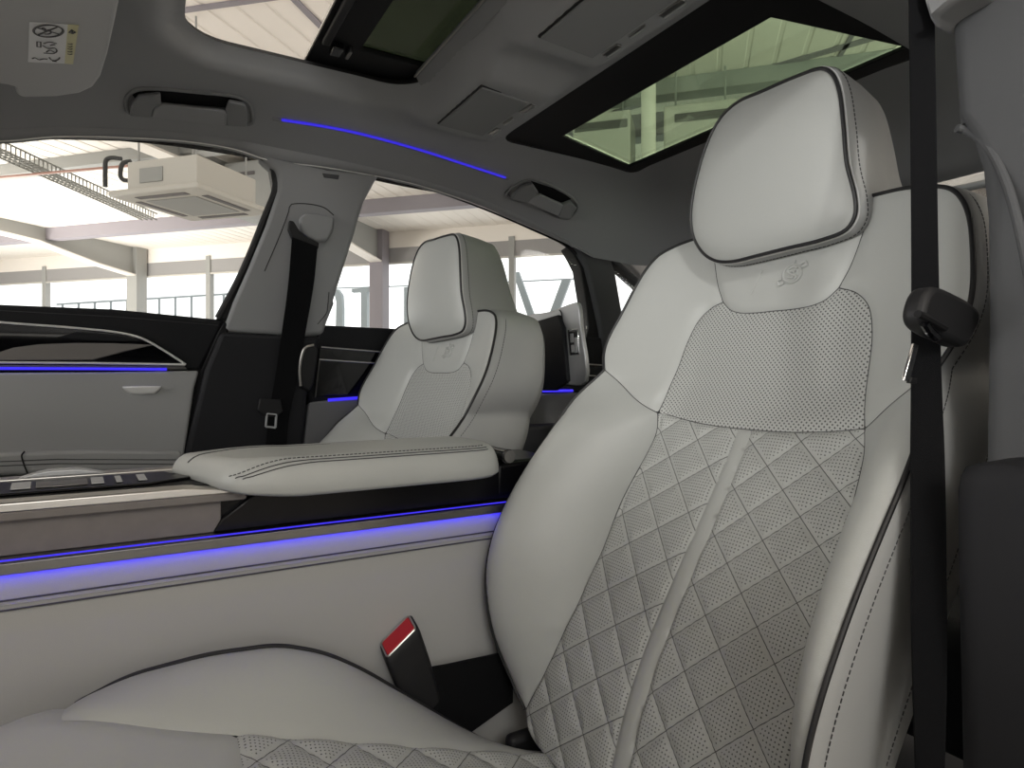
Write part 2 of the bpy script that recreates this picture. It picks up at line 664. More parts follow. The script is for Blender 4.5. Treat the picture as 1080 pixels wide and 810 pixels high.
pip = []
for f in (np.array, mirror):
    c = resample(f(cST), .006)
    P = on_back(c, .001)
    P[:, 1] += np.sign(c[:, 0]) * .002
    pip.append(tube_vf(P, .0027))
    c = resample(f(cBO), .006)
    P = on_back(c, .001)
    P[:, 1] += np.sign(c[:, 0]) * .002
    pip.append(tube_vf(P, .0027))
for V, Fc in pip:
    obj('piping', V, Fc, M['piping'], backrest)
st = []
for f in (np.array, mirror):
    for c in (cPT, cSeam, cIN2 if f is mirror else cIN, cUb):
        st.append(tube_vf(on_back(resample(f(c), .006), -.0002), .0009, ns=5))
for c in (cU, cPB):
    st.append(tube_vf(on_back(resample(chain(mirror(c)[::-1] if c is cU else c, c if c is cU else mirror(c)[::-1]), .006), -.0002), .0009, ns=5))
for V, Fc in st:
    obj('seam', V, Fc, M['thread'], backrest)
# flank stitching
st = []
for sg in (1, -1):
    for dxx, gg in ((.021, .0058),):
        c = resample(np.vstack([cST[30:], cBO[1:]]), .006)
        P = back(c[:, 0], c[:, 1])
        f_ = dxx / .2
        if dxx > .03:
            P[:, 0] = P[:, 0] * (1 - f_) + (np.interp(c[:, 1], _zz, XB) + .115) * f_ + .02 * math.sin(math.pi * f_)
        else:
            P[:, 0] += dxx
        P[:, 1] += gg * (1 + .2 * sstep(-.02, -.15, c[:, 1]))
        P[:, 2] = c[:, 1]
        if sg < 0:
            P[:, 1] = 2 * YC - P[:, 1]
        st.append(dash_vf(P, .0006))
    c = resample(np.vstack([cBO[14:]]), .006)
    P = back(c[:, 0], c[:, 1])
    f_ = .5
    P[:, 0] = P[:, 0] * (1 - f_) + (np.interp(c[:, 1], _zz, XB) + .115) * f_ + .02
    P[:, 1] += .0055
    if sg < 0:
        P[:, 1] = 2 * YC - P[:, 1]
    st.append(dash_vf(P, .0006))
for V, Fc in st:
    obj('stitching', V, Fc, M['thread'], backrest)
# embossed mark: slanted bar and ornate S over a ring
emb = []


def bp(a, b):      # badge-panel coordinates in metres: a to the car's far side, b up
    return back(np.array([a]), np.array([b]))[0] + np.array([-.0055, 0, 0])


def stroke(pts, r=.0019):
    P = cr(pts, 8)
    emb.append(tube_vf(np.array([bp(a, b) for a, b in P]), r, ns=6))


stroke([(.040, .118), (.024, .153)], .0011)
V, Fc = join(emb)
obj('embossed_bar', V, Fc, M['leather'], badge)
emb = []
cx, cz, q = -.028, .140, .0155
ringp = [(cx + q * .95 * math.cos(t), cz + q * .8 * math.sin(t)) for t in np.linspace(0, 2 * math.pi, 17)]
stroke(ringp)
stroke([(cx - q * .55, cz + q * .5), (cx, cz + q * .62), (cx + q * .5, cz + q * .35), (cx + q * .15, cz + .02 * q), (cx - q * .45, cz - q * .28), (cx - q * .1, cz - q * .6), (cx + q * .6, cz - q * .45)])
stroke([(cx - q * .35, cz + q * .2), (cx + q * .1, cz + q * .3), (cx + q * .1, cz + q * .1)])
stroke([(cx + q * .35, cz - q * .25), (cx - q * .1, cz - q * .33), (cx - .05 * q, cz - q * .12)])
stroke([(cx - q * .75, cz + q * .75), (cx - q * 1.25, cz + q * .95), (cx - q * 1.45, cz + q * .6), (cx - q * 1.0, cz + q * .45)])
stroke([(cx + q * .75, cz - q * .75), (cx + q * 1.3, cz - q * .9), (cx + q * 1.45, cz - q * .5), (cx + q * 1.0, cz - q * .4)])
stroke([(cx - q * .1, cz + q * .8), (cx - q * .2, cz + q * 1.25)])
V, Fc = join(emb)
obj('embossed_emblem', V, Fc, M['leather'], badge)

# --- headrest
hp = [(866.7, 72.3), (878, 78), (886, 95), (891.7, 133), (895, 173), (901.7, 206.7), (901, 226.7), (891.7, 241.7), (866.7, 253), (833, 261.7), (800, 270),
      (773, 276), (755, 275), (741.7, 266.7), (732, 250), (730, 226.7), (736.7, 190), (750, 146.7), (763, 123), (780, 108), (806.7, 96.7), (840, 81.7)]
hd = np.array([on_x(px, py, .775)[1:] for px, py in hp])
hd = cr(hd, 6, True)
hc = (hd.max(0) + hd.min(0)) / 2
hc_s = hc - np.array([YC, 0])


def head_fn(y, z):
    q = ((y - hc[0]) / .15) ** 2 + ((z - hc[1]) / .14) ** 2
    return np.stack([.775 - .012 * (1 - q) + 0 * y, y, z], -1)


hr = resample(hd, .006, True)
rows = []
F0 = head_fn(hr[:, 0], hr[:, 1])
dirn = hr - hc
dirn /= np.linalg.norm(dirn, axis=1)[:, None]
for dx, gs, sc in ((0, .0, 1), (.003, .0035, 1), (.012, .0055, 1), (.03, .005, 1), (.08, .002, .98), (.130, -.003, .955), (.148, -.014, .925), (.155, -.035, .88)):
    R = F0.copy()
    R[:, 0] = .775 * min(1, dx / .03) + F0[:, 0] * (1 - min(1, dx / .03)) + dx + .018 * (hr[:, 1] - hc[1]) / .12 * -dx / .1
    R[:, 1] = hc[0] + (hr[:, 0] - hc[0]) * sc + dirn[:, 0] * gs
    R[:, 2] = hc[1] + (hr[:, 1] - hc[1]) * sc + dirn[:, 1] * gs
    rows.append(R)
n = len(hr)
V = np.vstack(rows)
Fc = [(r * n + i, r * n + (i + 1) % n, (r + 1) * n + (i + 1) % n, (r + 1) * n + i) for r in range(len(rows) - 1) for i in range(n)]
Fc.append(tuple((len(rows) - 1) * n + i for i in range(n)))
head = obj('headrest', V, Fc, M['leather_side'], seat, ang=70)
patch('headrest_cushion', hr, head_fn, M['leather'], head, .008, .007, .016)
P = head_fn(hr[:, 0], hr[:, 1])
P[:, 0] -= .001
tube('piping', P, .0026, M['piping'], head, closed=True)
R = rows[1].copy()
Rl = rows[2].copy()
tube('lip_highlight', (rows[1] * .7 + rows[0] * .3), .0016, M['lip_pale'], head, closed=True, ns=6)  # pale tube stands for the thin highlight on the lip
V, Fc = dash_vf(np.vstack([Rl, Rl[:1]]) * [1, 1, 1] + [.004, 0, 0], .0009)
obj('stitching', V, Fc, M['thread'], head)
for yy in (YC - .07, YC + .07):
    tube('headrest_post', [(.83, yy, .14), (.832, yy, .17), (.835, yy, .2), (.838, yy, .24)], .006, M['chrome'], seat, ns=12)
# silver lever pocket on the near flank is hidden; recline lever on the inboard flank
# --- cushion
CX = [-.30, -.20, -.19, -.16, -.12, -.064, -.02, .08, .2, .348, .42, .50, .60]
CZ = [-.60, -.47, -.425, -.362, -.343, -.350, -.362, -.397, -.440, -.494, -.520, -.552, -.58]
PX = [-.20, -.10, -.067, -.021, .062, .147, .206, .260, .315, .40, .479, .60]
PZ = [-.44, -.385, -.374, -.357, -.350, -.356, -.379, -.415, -.460, -.530, -.592, -.62]
_xx = np.linspace(-.30, .60, 300)


def _sx(x, v):
    y = np.interp(_xx, x, v)
    k = np.ones(15) / 15
    return np.convolve(np.r_[np.full(7, y[0]), y, np.full(7, y[-1])], k, 'valid')


CZ_, PZ_ = _sx(CX, CZ), _sx(PX, PZ)


def cush(x, s):
    x, s = np.asarray(x, float), np.asarray(s, float)
    t = np.clip((np.abs(s) - .145) / .112, 0, 1.05)
    zc, zp = np.interp(x, _xx, CZ_), np.interp(x, _xx, PZ_)
    z = zc + (zp - zc) * (t * t * (3 - 2 * t) * .5 + t * .5) + (.001 + .009 * (1 - sstep(.12, .30, x))) * np.sin(np.pi * np.clip(t, 0, 1))
    z = z - .012 * (1 - np.clip(np.abs(s) / .145, 0, 1) ** 2) * sstep(-.18, -.05, x)
    return np.stack([x, YC + s, z], -1)


kO = cr([(-.075, .215), (-.071, .246), (-.05, .256), (.06, .258), (.2, .258), (.35, .257), (.48, .25), (.53, .235)])
kI = cr([(.53, .165), (.42, .150), (.2, .146), (.085, .146), (.0, .15), (-.075, .165)])
bol = chain(kO, np.array([(.53, .235), (.53, .165)]), kI, np.array([(-.075, .165), (-.075, .215)]))
kF = cr([(-.205, 0), (-.205, .16), (-.198, .215), (-.17, .24), (-.11, .243), (-.075, .215)])
fr_h = chain(np.array([(.085, 0), (.085, .146)]), cr([(.085, .146), (.0, .15), (-.075, .165)]), np.array([(-.075, .165), (-.075, .215)]), kF[::-1])
fr_poly = np.vstack([fr_h, (fr_h * [1, -1])[::-1][1:-1]])
in_h = chain(np.array([(.55, 0), (.55, .165), (.53, .165)]), cr([(.53, .165), (.42, .150), (.2, .146), (.085, .146)]), np.array([(.085, .146), (.085, 0)]))
in_poly = np.vstack([in_h, (in_h * [1, -1])[::-1][1:-1]])
# body under the covers
ko = chain(np.array([(.55, 0), (.55, .2)]), kO[::-1], kF[::-1])
ko = np.vstack([ko, (ko * [1, -1])[::-1][1:-1]])
ko = resample(ko, .012, True)
F0 = cush(ko[:, 0], ko[:, 1])
rows = []
for dz, g in ((0, 0), (.006, .003), (.02, .0045), (.06, .004), (.11, .0), (.16, -.02)):
    R = F0.copy()
    d_ = ko - np.array([.15, 0])
    d_ /= np.linalg.norm(d_, axis=1)[:, None]
    R[:, 0] += d_[:, 0] * g
    R[:, 1] += d_[:, 1] * g
    R[:, 2] -= dz
    if dz > .1:
        R[:, 2] = R[:, 2] * .4 + (-.62 - dz * .3) * .6
    rows.append(R)
n = len(ko)
V = np.vstack(rows)
Fc = [(r * n + i, r * n + (i + 1) % n, (r + 1) * n + (i + 1) % n, (r + 1) * n + i) for r in range(len(rows) - 1) for i in range(n)]
Fc.append(tuple((len(rows) - 1) * n + i for i in range(n)))
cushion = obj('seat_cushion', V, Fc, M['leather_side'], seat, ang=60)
UPZ = (0, 0, 1)
for f in (1, -1):
    patch('side_bolster', bol * [1, f], cush, M['leather'], cushion, .010, .005, .010, off=UPZ)
patch('thigh_support', fr_poly, cush, M['leather'], cushion, .011, .006, .010, off=UPZ)


def lattice_c(x, s):
    return np.abs(s) / .038 + .3, x / .038 + .4


def cq(x, s, D):
    a, b = lattice_c(x, s)

    def tri(v):
        return np.abs(((v * .5 + .5) % 1) * 2 - 1)
    d = np.minimum(tri(a + b), tri(a - b))
    return .006 * (1 - np.exp(-d / .28)) * np.clip(D / .006, 0, 1)


patch('quilted_insert', in_poly, cush, M['quilt'], cushion, .0055, .001, .004, off=UPZ, extra=cq, uvfn=lambda x, s: (s, x), qfn=lattice_c)
pp = []
for f in (1, -1):
    c = resample(kO, .006) * [1, f]
    P = cush(c[:, 0], c[:, 1])
    P[:, 2] += .002
    P[:, 1] += f * .001
    P = np.vstack([[[-.078, YC + f * .252, -.46], [-.077, YC + f * .252, -.43], [-.076, YC + f * .252, -.40]], P[6:]])
    pp.append(tube_vf(P, .0028))
for V, Fc in pp:
    obj('piping', V, Fc, M['piping'], cushion)
st = []
for f in (1, -1):
    c = resample(cr([(-.073, .246), (-.052, .259), (.06, .262), (.3, .2615), (.5, .254)]), .006) * [1, f]
    P = cush(c[:, 0], np.clip(np.abs(c[:, 1]), 0, .256) * f)
    P[:, 1] = YC + c[:, 1]
    P[:, 2] -= .018
    st.append(dash_vf(P, .0008))
for V, Fc in st:
    obj('stitching', V, Fc, M['thread'], cushion)
box('seat_base', (-.10, .50, YC - .19, YC + .19, -.745, -.60), M['charcoal'], seat, .01)
box('recliner_cover', (.475, .56, YC + .222, YC + .246, -.66, -.555), M['rubber'], seat, .01)
box('recliner_cover', (.475, .56, YC - .246, YC - .222, -.66, -.555), M['rubber'], seat, .01)

far_seat = dup(seat, -.178, .766, -.090, 'pale grey leather front seat beyond the centre console, its tablet screen behind it')
far_seat.rotation_euler.z = math.radians(6)

# ================================================================ CAR BODY
YM = 0.97                     # centre line of the car
RX = [-.6, -.16, 0, .15, .25, .5, .63, .8, 1.0, 1.15, 1.3, 1.5, 1.8]
RZ = [.40, .488, .51, .521, .521, .510, .50, .477, .431, .388, .335, .26, .14]
ZX = [-.6, -.25, -.05, .06, .4, .62, .75, 1.0, 1.15, 1.3, 1.5]
ZZ = [.45, .545, .578, .585, .585, .572, .57, .568, .560, .515, .430]
_rx = np.linspace(-.62, 1.85, 400)


def _smx(x, v, k=13):
    y = np.interp(_rx, x, v)
    return np.convolve(np.r_[np.full(k // 2, y[0]), y, np.full(k // 2, y[-1])], np.ones(k) / k, 'valid')


RZ_, ZZ_ = _smx(RX, RZ), _smx(ZX, ZZ)


def roof_z(x, y):
    x, y = np.asarray(x, float), np.asarray(y, float)
    q = np.clip((np.abs(y - YM) - .30) / .33, 0, 1.1)
    zc, zr = np.interp(x, _rx, ZZ_), np.interp(x, _rx, RZ_)
    z = zc - (zc - zr) * q ** 2
    for yy in (1.175, .765):      # housings of the rear reading lamps
        bx = sstep(.49, .545, x) * (1 - sstep(.685, .74, x))
        by = sstep(.20, .125, np.abs(y - yy))
        z = z - .030 * bx * by
    # rail pockets behind the grab handles
    return z


def roof(x, y):
    return np.stack([np.asarray(x, float), np.asarray(y, float), roof_z(x, y)], -1)


def on_roof(px, py, off=0.0):
    d = ray(px, py)
    ts = np.linspace(.5, 2.6, 4201)
    P = ts[:, None] * d
    f = P[:, 2] - (roof_z(P[:, 0], P[:, 1]) - off)
    i = np.where((f[:-1] < 0) & (f[1:] >= 0))[0]
    if not len(i):
        return P[-1]
    i = i[0]
    t = ts[i] - f[i] * (ts[1] - ts[0]) / (f[i + 1] - f[i])
    return t * d


def rrect(x0, x1, y0, y1, r, n=6):
    out = []
    for cx, cy, a0 in ((x1 - r, y1 - r, 0), (x0 + r, y1 - r, 90), (x0 + r, y0 + r, 180), (x1 - r, y0 + r, 270)):
        for k in range(n + 1):
            a = math.radians(a0 + 90 * k / n)
            out.append((cx + r * math.cos(a), cy + r * math.sin(a)))
    return np.array(out)


SUN = rrect(.055, .500, 2 * YM - 1.292, 1.292, .080)      # sliding roof opening
PAN = rrect(.745, 1.165, 2 * YM - 1.345, 1.345, .03)       # rear glass panel
pan_in = np.array([(.872, 2 * YM - 1.266), (.872, 1.266), (1.140, 1.335), (1.140, 2 * YM - 1.335)])
outer = np.array([(-.50, YM - .63), (-.50, YM + .63), (1.22, YM + .63), (1.35, YM + .60), (1.48, YM + .55), (1.545, YM + .35), (1.565, YM), (1.545, YM - .35), (1.48, YM - .55),
                  (1.35, YM - .60), (1.22, YM - .63)])
V2, T2, D2, segs = mesh2d(outer, .014, [SUN, PAN])
P = roof(V2[:, 0], V2[:, 1])
dS = bdist([(SUN[i], SUN[(i + 1) % len(SUN)]) for i in range(len(SUN))], V2)
LIP = .030
P[:, 2] += LIP * sstep(.055, 0, dS)      # cloth turns up into the opening
ceil = obj('ceiling', P, T2, M['headliner'], ang=180)
tag(ceil, kind='structure', label='dark grey cloth headliner of the car roof')


def grow(Q, d):
    c_ = Q.mean(0)
    return np.stack([c_[0] + (Q[:, 0] - c_[0]) + np.sign(Q[:, 0] - c_[0]) * d, c_[1] + (Q[:, 1] - c_[1]) + np.sign(Q[:, 1] - c_[1]) * d], 1)


outer2 = outer + np.sign(outer - outer.mean(0)) * [0, .05]
V3, T3, _, _ = mesh2d(outer2, .06, [grow(SUN, .09), grow(PAN, .07)])
P3 = np.stack([V3[:, 0], V3[:, 1], np.interp(V3[:, 0], _rx, ZZ_) - .16 * (np.clip(np.abs(V3[:, 1] - YM) - .30, 0, 1) / .33) ** 2 * .6 + .065], 1)
V, Fc = join([(P3, T3), (P3 + [0, 0, .006], T3)])
sk = obj('ceiling_outer', V, Fc, M['outer'])
tag(sk, kind='structure', label='outer roof skin of the car')


def flat_pts(P, z):
    return [(x, y, z) for x, y in P]


# glass panels in the roof
w4 = thing('window_4', (.38, YM, .59), kind='structure')
tag(w4, label='sliding roof glass pushed back in its black frame')
zf = .6285
sx0, sx1, sy0, sy1 = .276, .54, 2 * YM - 1.34, 1.34
gx0, gx1, gy0, gy1 = .360, .505, 2 * YM - 1.215, 1.215


def ring(name, oo, ii, z0, z1, m, parent, zf0=None):
    """flat frame between two four-cornered outlines"""
    o4, i4 = [np.array(p, float) for p in oo], [np.array(p, float) for p in ii]
    V, Fc = [], []
    for z in (z0, z1):
        for P4 in (o4, i4):
            V += [(p[0], p[1], (p[2] if len(p) > 2 else 0) + z) for p in P4]
    for i in range(4):
        j = (i + 1) % 4
        Fc += [(i, j, 4 + j, 4 + i), (8 + i, 12 + i, 12 + j, 8 + j), (i, 8 + i, 8 + j, j), (4 + i, 4 + j, 12 + j, 12 + i)]
    return obj(name, V, Fc, m, parent, bevel=.002)


ring('glass_frame', [(sx0, sy0), (sx0, sy1), (sx1 - .004, sy1), (sx1 - .004, sy0)], [(gx0, gy0), (gx0, gy1), (gx1, gy1), (gx1, gy0)], zf, zf + .012, M['darkgap'], w4)
slab('glass_pane', [(gx0 - .01, gy0 - .01, zf + .008), (gx0 - .01, gy1 + .01, zf + .008), (gx1 + .005, gy1 + .01, zf + .008), (gx1 + .005, gy0 - .01, zf + .008)], (0, 0, .005), M['glass_dark'], w4, bevel=0)
tube('front_edge', [(sx0 - .001, y, zf + .002) for y in np.linspace(sy0 + .02, sy1 - .01, 12)], .0022, M['alu'], w4)
box('guide_rail', (.285, .30, sy0 + .06, 1.212, zf - .010, zf), M['rubber'], w4)
box('guide_shoe', (.305, .325, 1.202, 1.237, zf - .014, zf), M['gloss'], w4, .002)
box('guide_shoe', (.335, .342, 1.207, 1.237, zf - .014, zf), M['alu_dark'], w4, .002)
so, si = grow(SUN, .10), grow(SUN, .004)
V = [(x, y, .619) for x, y in so] + [(x, y, .6165) for x, y in si] + [(x, y, .626) for x, y in so] + [(x, y, .623) for x, y in si]
n = len(so)
Fc = []
for i in range(n):
    j = (i + 1) % n
    Fc += [(i, j, n + j, n + i), (2 * n + i, 3 * n + i, 3 * n + j, 2 * n + j), (n + i, n + j, 3 * n + j, 3 * n + i)]
obj('opening_seal', V, Fc, M['rubber'], w4)
sb = thing('sunroof_blind', (.50, YM, .60), 'dark roller blind bar with silver edge across the sliding roof opening', 'roof blind')
slab('blind_bar', [(.482, .66, .614), (.482, 1.235, .614), (.508, 1.262, .600), (.508, .66, .600)], (0, 0, .012), M['headtrim'], sb, .003)
tube('edge_strip', [(.480, y, .614) for y in np.linspace(.66, 1.235, 10)], .0022, M['alu'], sb)

w5 = thing('window_5', (1.0, YM, .57), kind='structure')
tag(w5, label='green tinted rear roof glass with a wide black border')


def zr_(x, y):
    return float(np.interp(x, _rx, ZZ_))


oo = [(.735, YM - .385), (.735, YM + .385), (1.175, YM + .385), (1.175, YM - .385)]
oo = [(x, y, zr_(x, y) + .004) for x, y in oo]
ii = [(x, y, zr_(x, y) + .004) for x, y in pan_in]
ring('black_border', oo, ii, 0, .008, M['darkgap'], w5)
slab('glass_pane', [np.array(p) + [0, 0, .004] for p in ii], (0, 0, .006), M['glass_green'], w5, bevel=0)

# rear reading lamps in the headliner
for k, (y0, y1, lab) in enumerate(((1.070, 1.282, 'square reading lamp with silver switches over the far rear seat'),
                                   (2 * YM - 1.282, 2 * YM - 1.070, 'reading lamp in the headliner above the nearer front headrest, cut by the upper photo edge'))):
    z = float(roof_z(.61, (y0 + y1) / 2)) - .001
    lt = thing('reading_lamp', (.61, (y0 + y1) / 2, z), lab, 'interior lamp', 'reading lamps in the headliner')
    pts = [(.552, y0, z - .001), (.552, y1 - .006, z - .001), (.662, y1, z - .003), (.662, y0 + .008, z - .003)]
    slab('lamp_cover', pts, (0, 0, .012), M['headtrim'], lt, .002)
    # shadow gap
    c_ = np.mean(pts, 0)
    gap = [c_ + (np.array(p) - c_) * [1.05, 1.03, 1] + [0, 0, .0035] for p in pts]
    slab('gap_frame', gap, (0, 0, .01), M['rubber'], lt, 0)
    for (a, b, m_) in ((.010, .058, 'alu_dark'), (.088, .128, 'alu_dark'), (.155, .195, 'alu_dark')):
        yy0, yy1 = y0 + a, y0 + b
        wd = .004 if a == .088 else .011
        slab('switch', [(.668, yy0, z - .003), (.668, yy1, z - .003), (.668 + wd, yy1, z - .003), (.668 + wd, yy0, z - .003)], (0, 0, .008), M[m_], lt, .0015)
        tube('switch_edge', [(.6685 + wd, yy0 + .002, z - .004), (.6685 + wd, (yy0 + yy1) / 2, z - .004), (.6685 + wd, yy1 - .002, z - .004)], .0012, M['silver'], lt, ns=6)

# blue light line along the roof rail
lp = [on_roof(*p, .002) for p in ((297, 126), (330, 131), (370, 138.5), (410, 148.5), (450, 160), (490, 173), (533, 187))]
lp = resample(cr(lp), .01)
al = thing('roof_light_strip', lp[len(lp) // 2], 'thin blue light line in the headliner above the far door pillar', 'light strip')
tube('light_guide', lp + [0, 0, -.001], .0033, M['led_roof'], al, ns=8)
fr_ = np.vstack([[on_roof(288, 124.5, .001)], lp, [on_roof(537, 188, .001)]])
tube('strip_frame', fr_ + [0, .004, .001], .0052, M['headtrim'], al, ns=8)


# ---- grab handles: recess plate, two grips and bar
def grab(label, plate, post_a, post_b, slot, bar):
    c = on_roof(*plate[0])
    g = thing('grab_handle', c, label, 'grab handle', 'grab handles above the far doors')
    pl = [on_roof(*p, .001) for p in plate]
    pl = cr(pl, 5, True)
    tube('recess_rim', pl, .0045, M['headtrim'], g, closed=True)
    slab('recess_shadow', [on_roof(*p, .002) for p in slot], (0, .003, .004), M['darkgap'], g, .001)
    for P_ in (post_a, post_b):
        slab('grip_end', [on_roof(*p, .004) for p in P_], (0, -.012, -.012), M['headtrim'], g, .004)
    slab('grip_bar', [on_roof(*p, .008) for p in bar], (0, -.012, -.010), M['headliner'], g, .004)
    return g


grab('folded grab handle above the far front door window', [(133, 112), (135, 101), (144, 94.5), (160, 93), (200, 96), (250, 102), (262, 108), (266, 118), (265, 130), (240, 130.5), (200, 124), (150, 120), (137, 119)],
     [(137, 119), (138, 108), (146, 98), (169, 96), (170, 106), (162, 112), (160, 121)], [(238, 129), (237, 114), (241, 104), (258, 107), (261, 116), (260, 131)],
     [(138, 98), (169, 95), (240, 102.5), (258, 107), (240, 114), (170, 108), (145, 108)], [(160, 121), (163, 112), (170, 107), (236, 114.5), (239, 118), (238, 130), (200, 127)])
grab('smaller grab handle above the far rear door window', [(535, 205), (548, 193), (562, 189), (590, 200), (606, 211), (609, 219), (600, 230), (585, 228), (560, 214), (545, 211)],
     [(537, 207), (548, 195), (560, 191), (566, 200), (553, 211)], [(586, 226), (590, 214), (600, 210), (606, 216), (599, 229)],
     [(560, 191), (590, 201), (603, 210), (592, 214), (566, 203)], [(553, 211), (560, 205), (568, 203), (592, 214), (587, 226), (570, 219)])

# ---- sun visor with label
zv = .500
vs = thing('sun_visor', (-.15, 1.2, zv), 'dark grey sun visor with a white and yellow warning label', 'sun visor')
vp = [(-160, -60), (126, 0), (122, 20), (113, 60), (106, 82), (98, 93), (85, 99), (60, 102.5), (25, 103.5), (17, 100), (15, 92), (8, 90), (-100, 75)]
vp = [(139, -75)] + vp[1:] + [(-150, 72), (-170, -75)]
vpts = [on_z(px, py, zv - .0006 * 0) for px, py in vp]
slab('visor_flap', vpts, (0, 0, .018), M['vis'], vs, .006)


def vz(px, py, k=.0012):
    return on_z(px, py, zv - k)


lab = slab('label', [vz(31, 24), (vz(71.5, 26.5)), (vz(68, 67)), (vz(29.5, 65.5))], (0, 0, .001), M['paper'], vs, 0)
slab('label', [vz(71.5, 26.5), vz(83, 27), vz(77, 68), vz(68, 67)], (0, 0, .001), M['yellow'], vs, 0)


def ink(pts, r=.0011, closed=False, sm=True):
    P_ = np.array([vz(*p, .0018) for p in pts])
    if sm and len(P_) > 2:
        P_ = cr(P_, 5, closed)
    return tube_vf(P_, r, closed, 5, flat=.4, up=(0, 0, 1))


E_ = [ink([(51 + 15.5 * math.cos(a), 32.8 + 6.3 * math.sin(a)) for a in np.linspace(0, 2 * math.pi, 15)[:-1]], .0017, True),
      ink([(38, 29), (64, 36.5)], .0013), ink([(62, 28), (40, 37)], .0013),
      ink([(44, 31), (46, 29.5), (48, 31), (47, 33)]), ink([(49, 33), (52, 31.5), (54, 34), (51, 36), (47, 36)]),
      ink([(39, 44), (39, 49.5), (43, 50), (43, 44.3)], .001, True, False), ink([(45, 48), (50, 51), (58, 51), (60, 54), (56, 56.5), (46, 56)]),
      ink([(46, 46), (53, 44.5), (60, 46)]), ink([(49, 55), (53, 53), (57, 55)]), ink([(53, 48), (58, 47)]),
      ink([(34, 62), (37, 61), (41, 63), (46, 62.2), (50, 62.5)]), ink([(52, 60.5), (54, 63), (58, 64), (62, 62.5), (63, 60.5)]), ink([(55, 64.5), (60, 65)]),
      ink([(73, 34.5), (76.5, 35.5), (79.5, 34), (76, 31.5)], .0013, True, False), ink([(76.2, 32.5), (76, 35)], .0012)]
for k in range(5):
    y = 46 + k * 2.7
    E_.append(ink([(71.5 - .12 * k, y), (74, y + .8), (76.5 - .12 * k, y + .2)], .0009))
V, Fc = join(E_)
o_ = obj('label_pictograms', V, Fc, M['ink'], lab)

# ---------------------------------------------------------------- far side of the body
SV = (0, .04, -.008)


def sd(pts, off=0.0):
    return [on_side(px, py, off) for px, py in pts]


def side_slab(name, pts, off, th, m, parent, bevel=.004, smooth=0):
    P_ = sd(pts, off)
    if smooth:
        P_ = list(cr(P_, smooth, True))
    return slab(name, P_, (0, th, -.2 * th), m, parent, bevel)


# front door
d1 = thing('door_1', on_side(60, 500), kind='structure')
tag(d1, label='far front door with black top, chrome lines and pale leather panel')
side_slab('window_sill', [(-260, 306), (0, 320), (120, 325), (226, 335.5), (238, 336), (232, 352), (212, 392), (0, 392), (-260, 392)], .0, .06, M['black'], d1, .010)
side_slab('door_skin', [(-260, 385), (216, 389), (190, 505), (186, 560), (-260, 600)], .004, .06, M['darkgap'], d1, .006)
side_slab('leather_panel', [(-260, 394), (100, 392), (210, 390.5), (205, 408), (192, 494), (190, 500), (-260, 500)], .020, .03, M['leather_door'], d1, .006)
# trim fan between two bright lines
side_slab('gloss_inlay', [(-260, 318), (0, 340.5), (80, 346), (125, 351), (150, 357), (170, 367), (194, 384), (0, 383), (-260, 383)], .014, .03, M['gloss'], d1, .003)
side_slab('grey_inlay', [(0, 371), (14, 366.5), (40, 363), (80, 361.5), (120, 361.8), (162, 363.5), (130, 371), (98, 379.5), (0, 380), (-200, 381), (-200, 375)], .018, .02, M['decor2'], d1, .002)
side_slab('dark_inlay', [(60, 356), (80, 350.2), (125, 353.5), (150, 359.5), (120, 360), (80, 358)], .017, .02, M['black'], d1, .001)
l1 = cr(sd([(-260, 316), (-100, 331), (0, 340), (80, 346), (125, 350.8), (150, 357), (172, 369), (196, 384.5)], .018), 8)
tube('bright_line', resample(l1, .01), .0026, M['bright'], d1)
l2 = sd([(-260, 382.3), (0, 382.3), (100, 383), (195, 384.5)], .019)
tube('bright_line', resample(l2, .02), .0026, M['bright'], d1)
side_slab('lower_rail', [(-260, 384), (194, 385.5), (198, 390), (-260, 391)], .016, .02, M['alu_dark'], d1, .001)
l3 = sd([(-260, 388.6), (0, 388.6), (100, 389), (176, 389.6)], .021)
tube('light_guide', resample(l3, .02), .0030, M['led'], d1)
hp_ = [(128, 407.5), (149, 407), (170.5, 407.2), (167, 412), (163, 414.8), (150, 415.6), (137, 414.6), (133, 412)]
side_slab('lock_lever', hp_, .030, .02, M['bright'], d1, .003)
tube('stitch_line', resample(sd([(-200, 326), (0, 327.5), (120, 334), (230, 343)], .001), .02), .0008, M['thread'], d1, ns=5)
# door armrest
ap = [(-260, 480), (0, 477), (22, 475.5), (100, 473.8), (186, 474.5), (193, 476), (191, 488), (186, 497), (100, 498.5), (60, 499), (-260, 510)]
side_slab('armrest', ap, .075, .09, M['leather_door'], d1, .010)
for dy in (5.5, 10):
    tube('stitch_line', resample(sd([(-100, 483 + dy), (0, 481.5 + dy), (60, 479 + dy), (186, 479.5 + dy)], .076), .02), .0010, M['thread'], d1, ns=5)
tube('seam', cr(sd([(26, 476), (23, 480), (25, 489), (29, 499)], .0765)), .0016, M['rubber'], d1, ns=6)

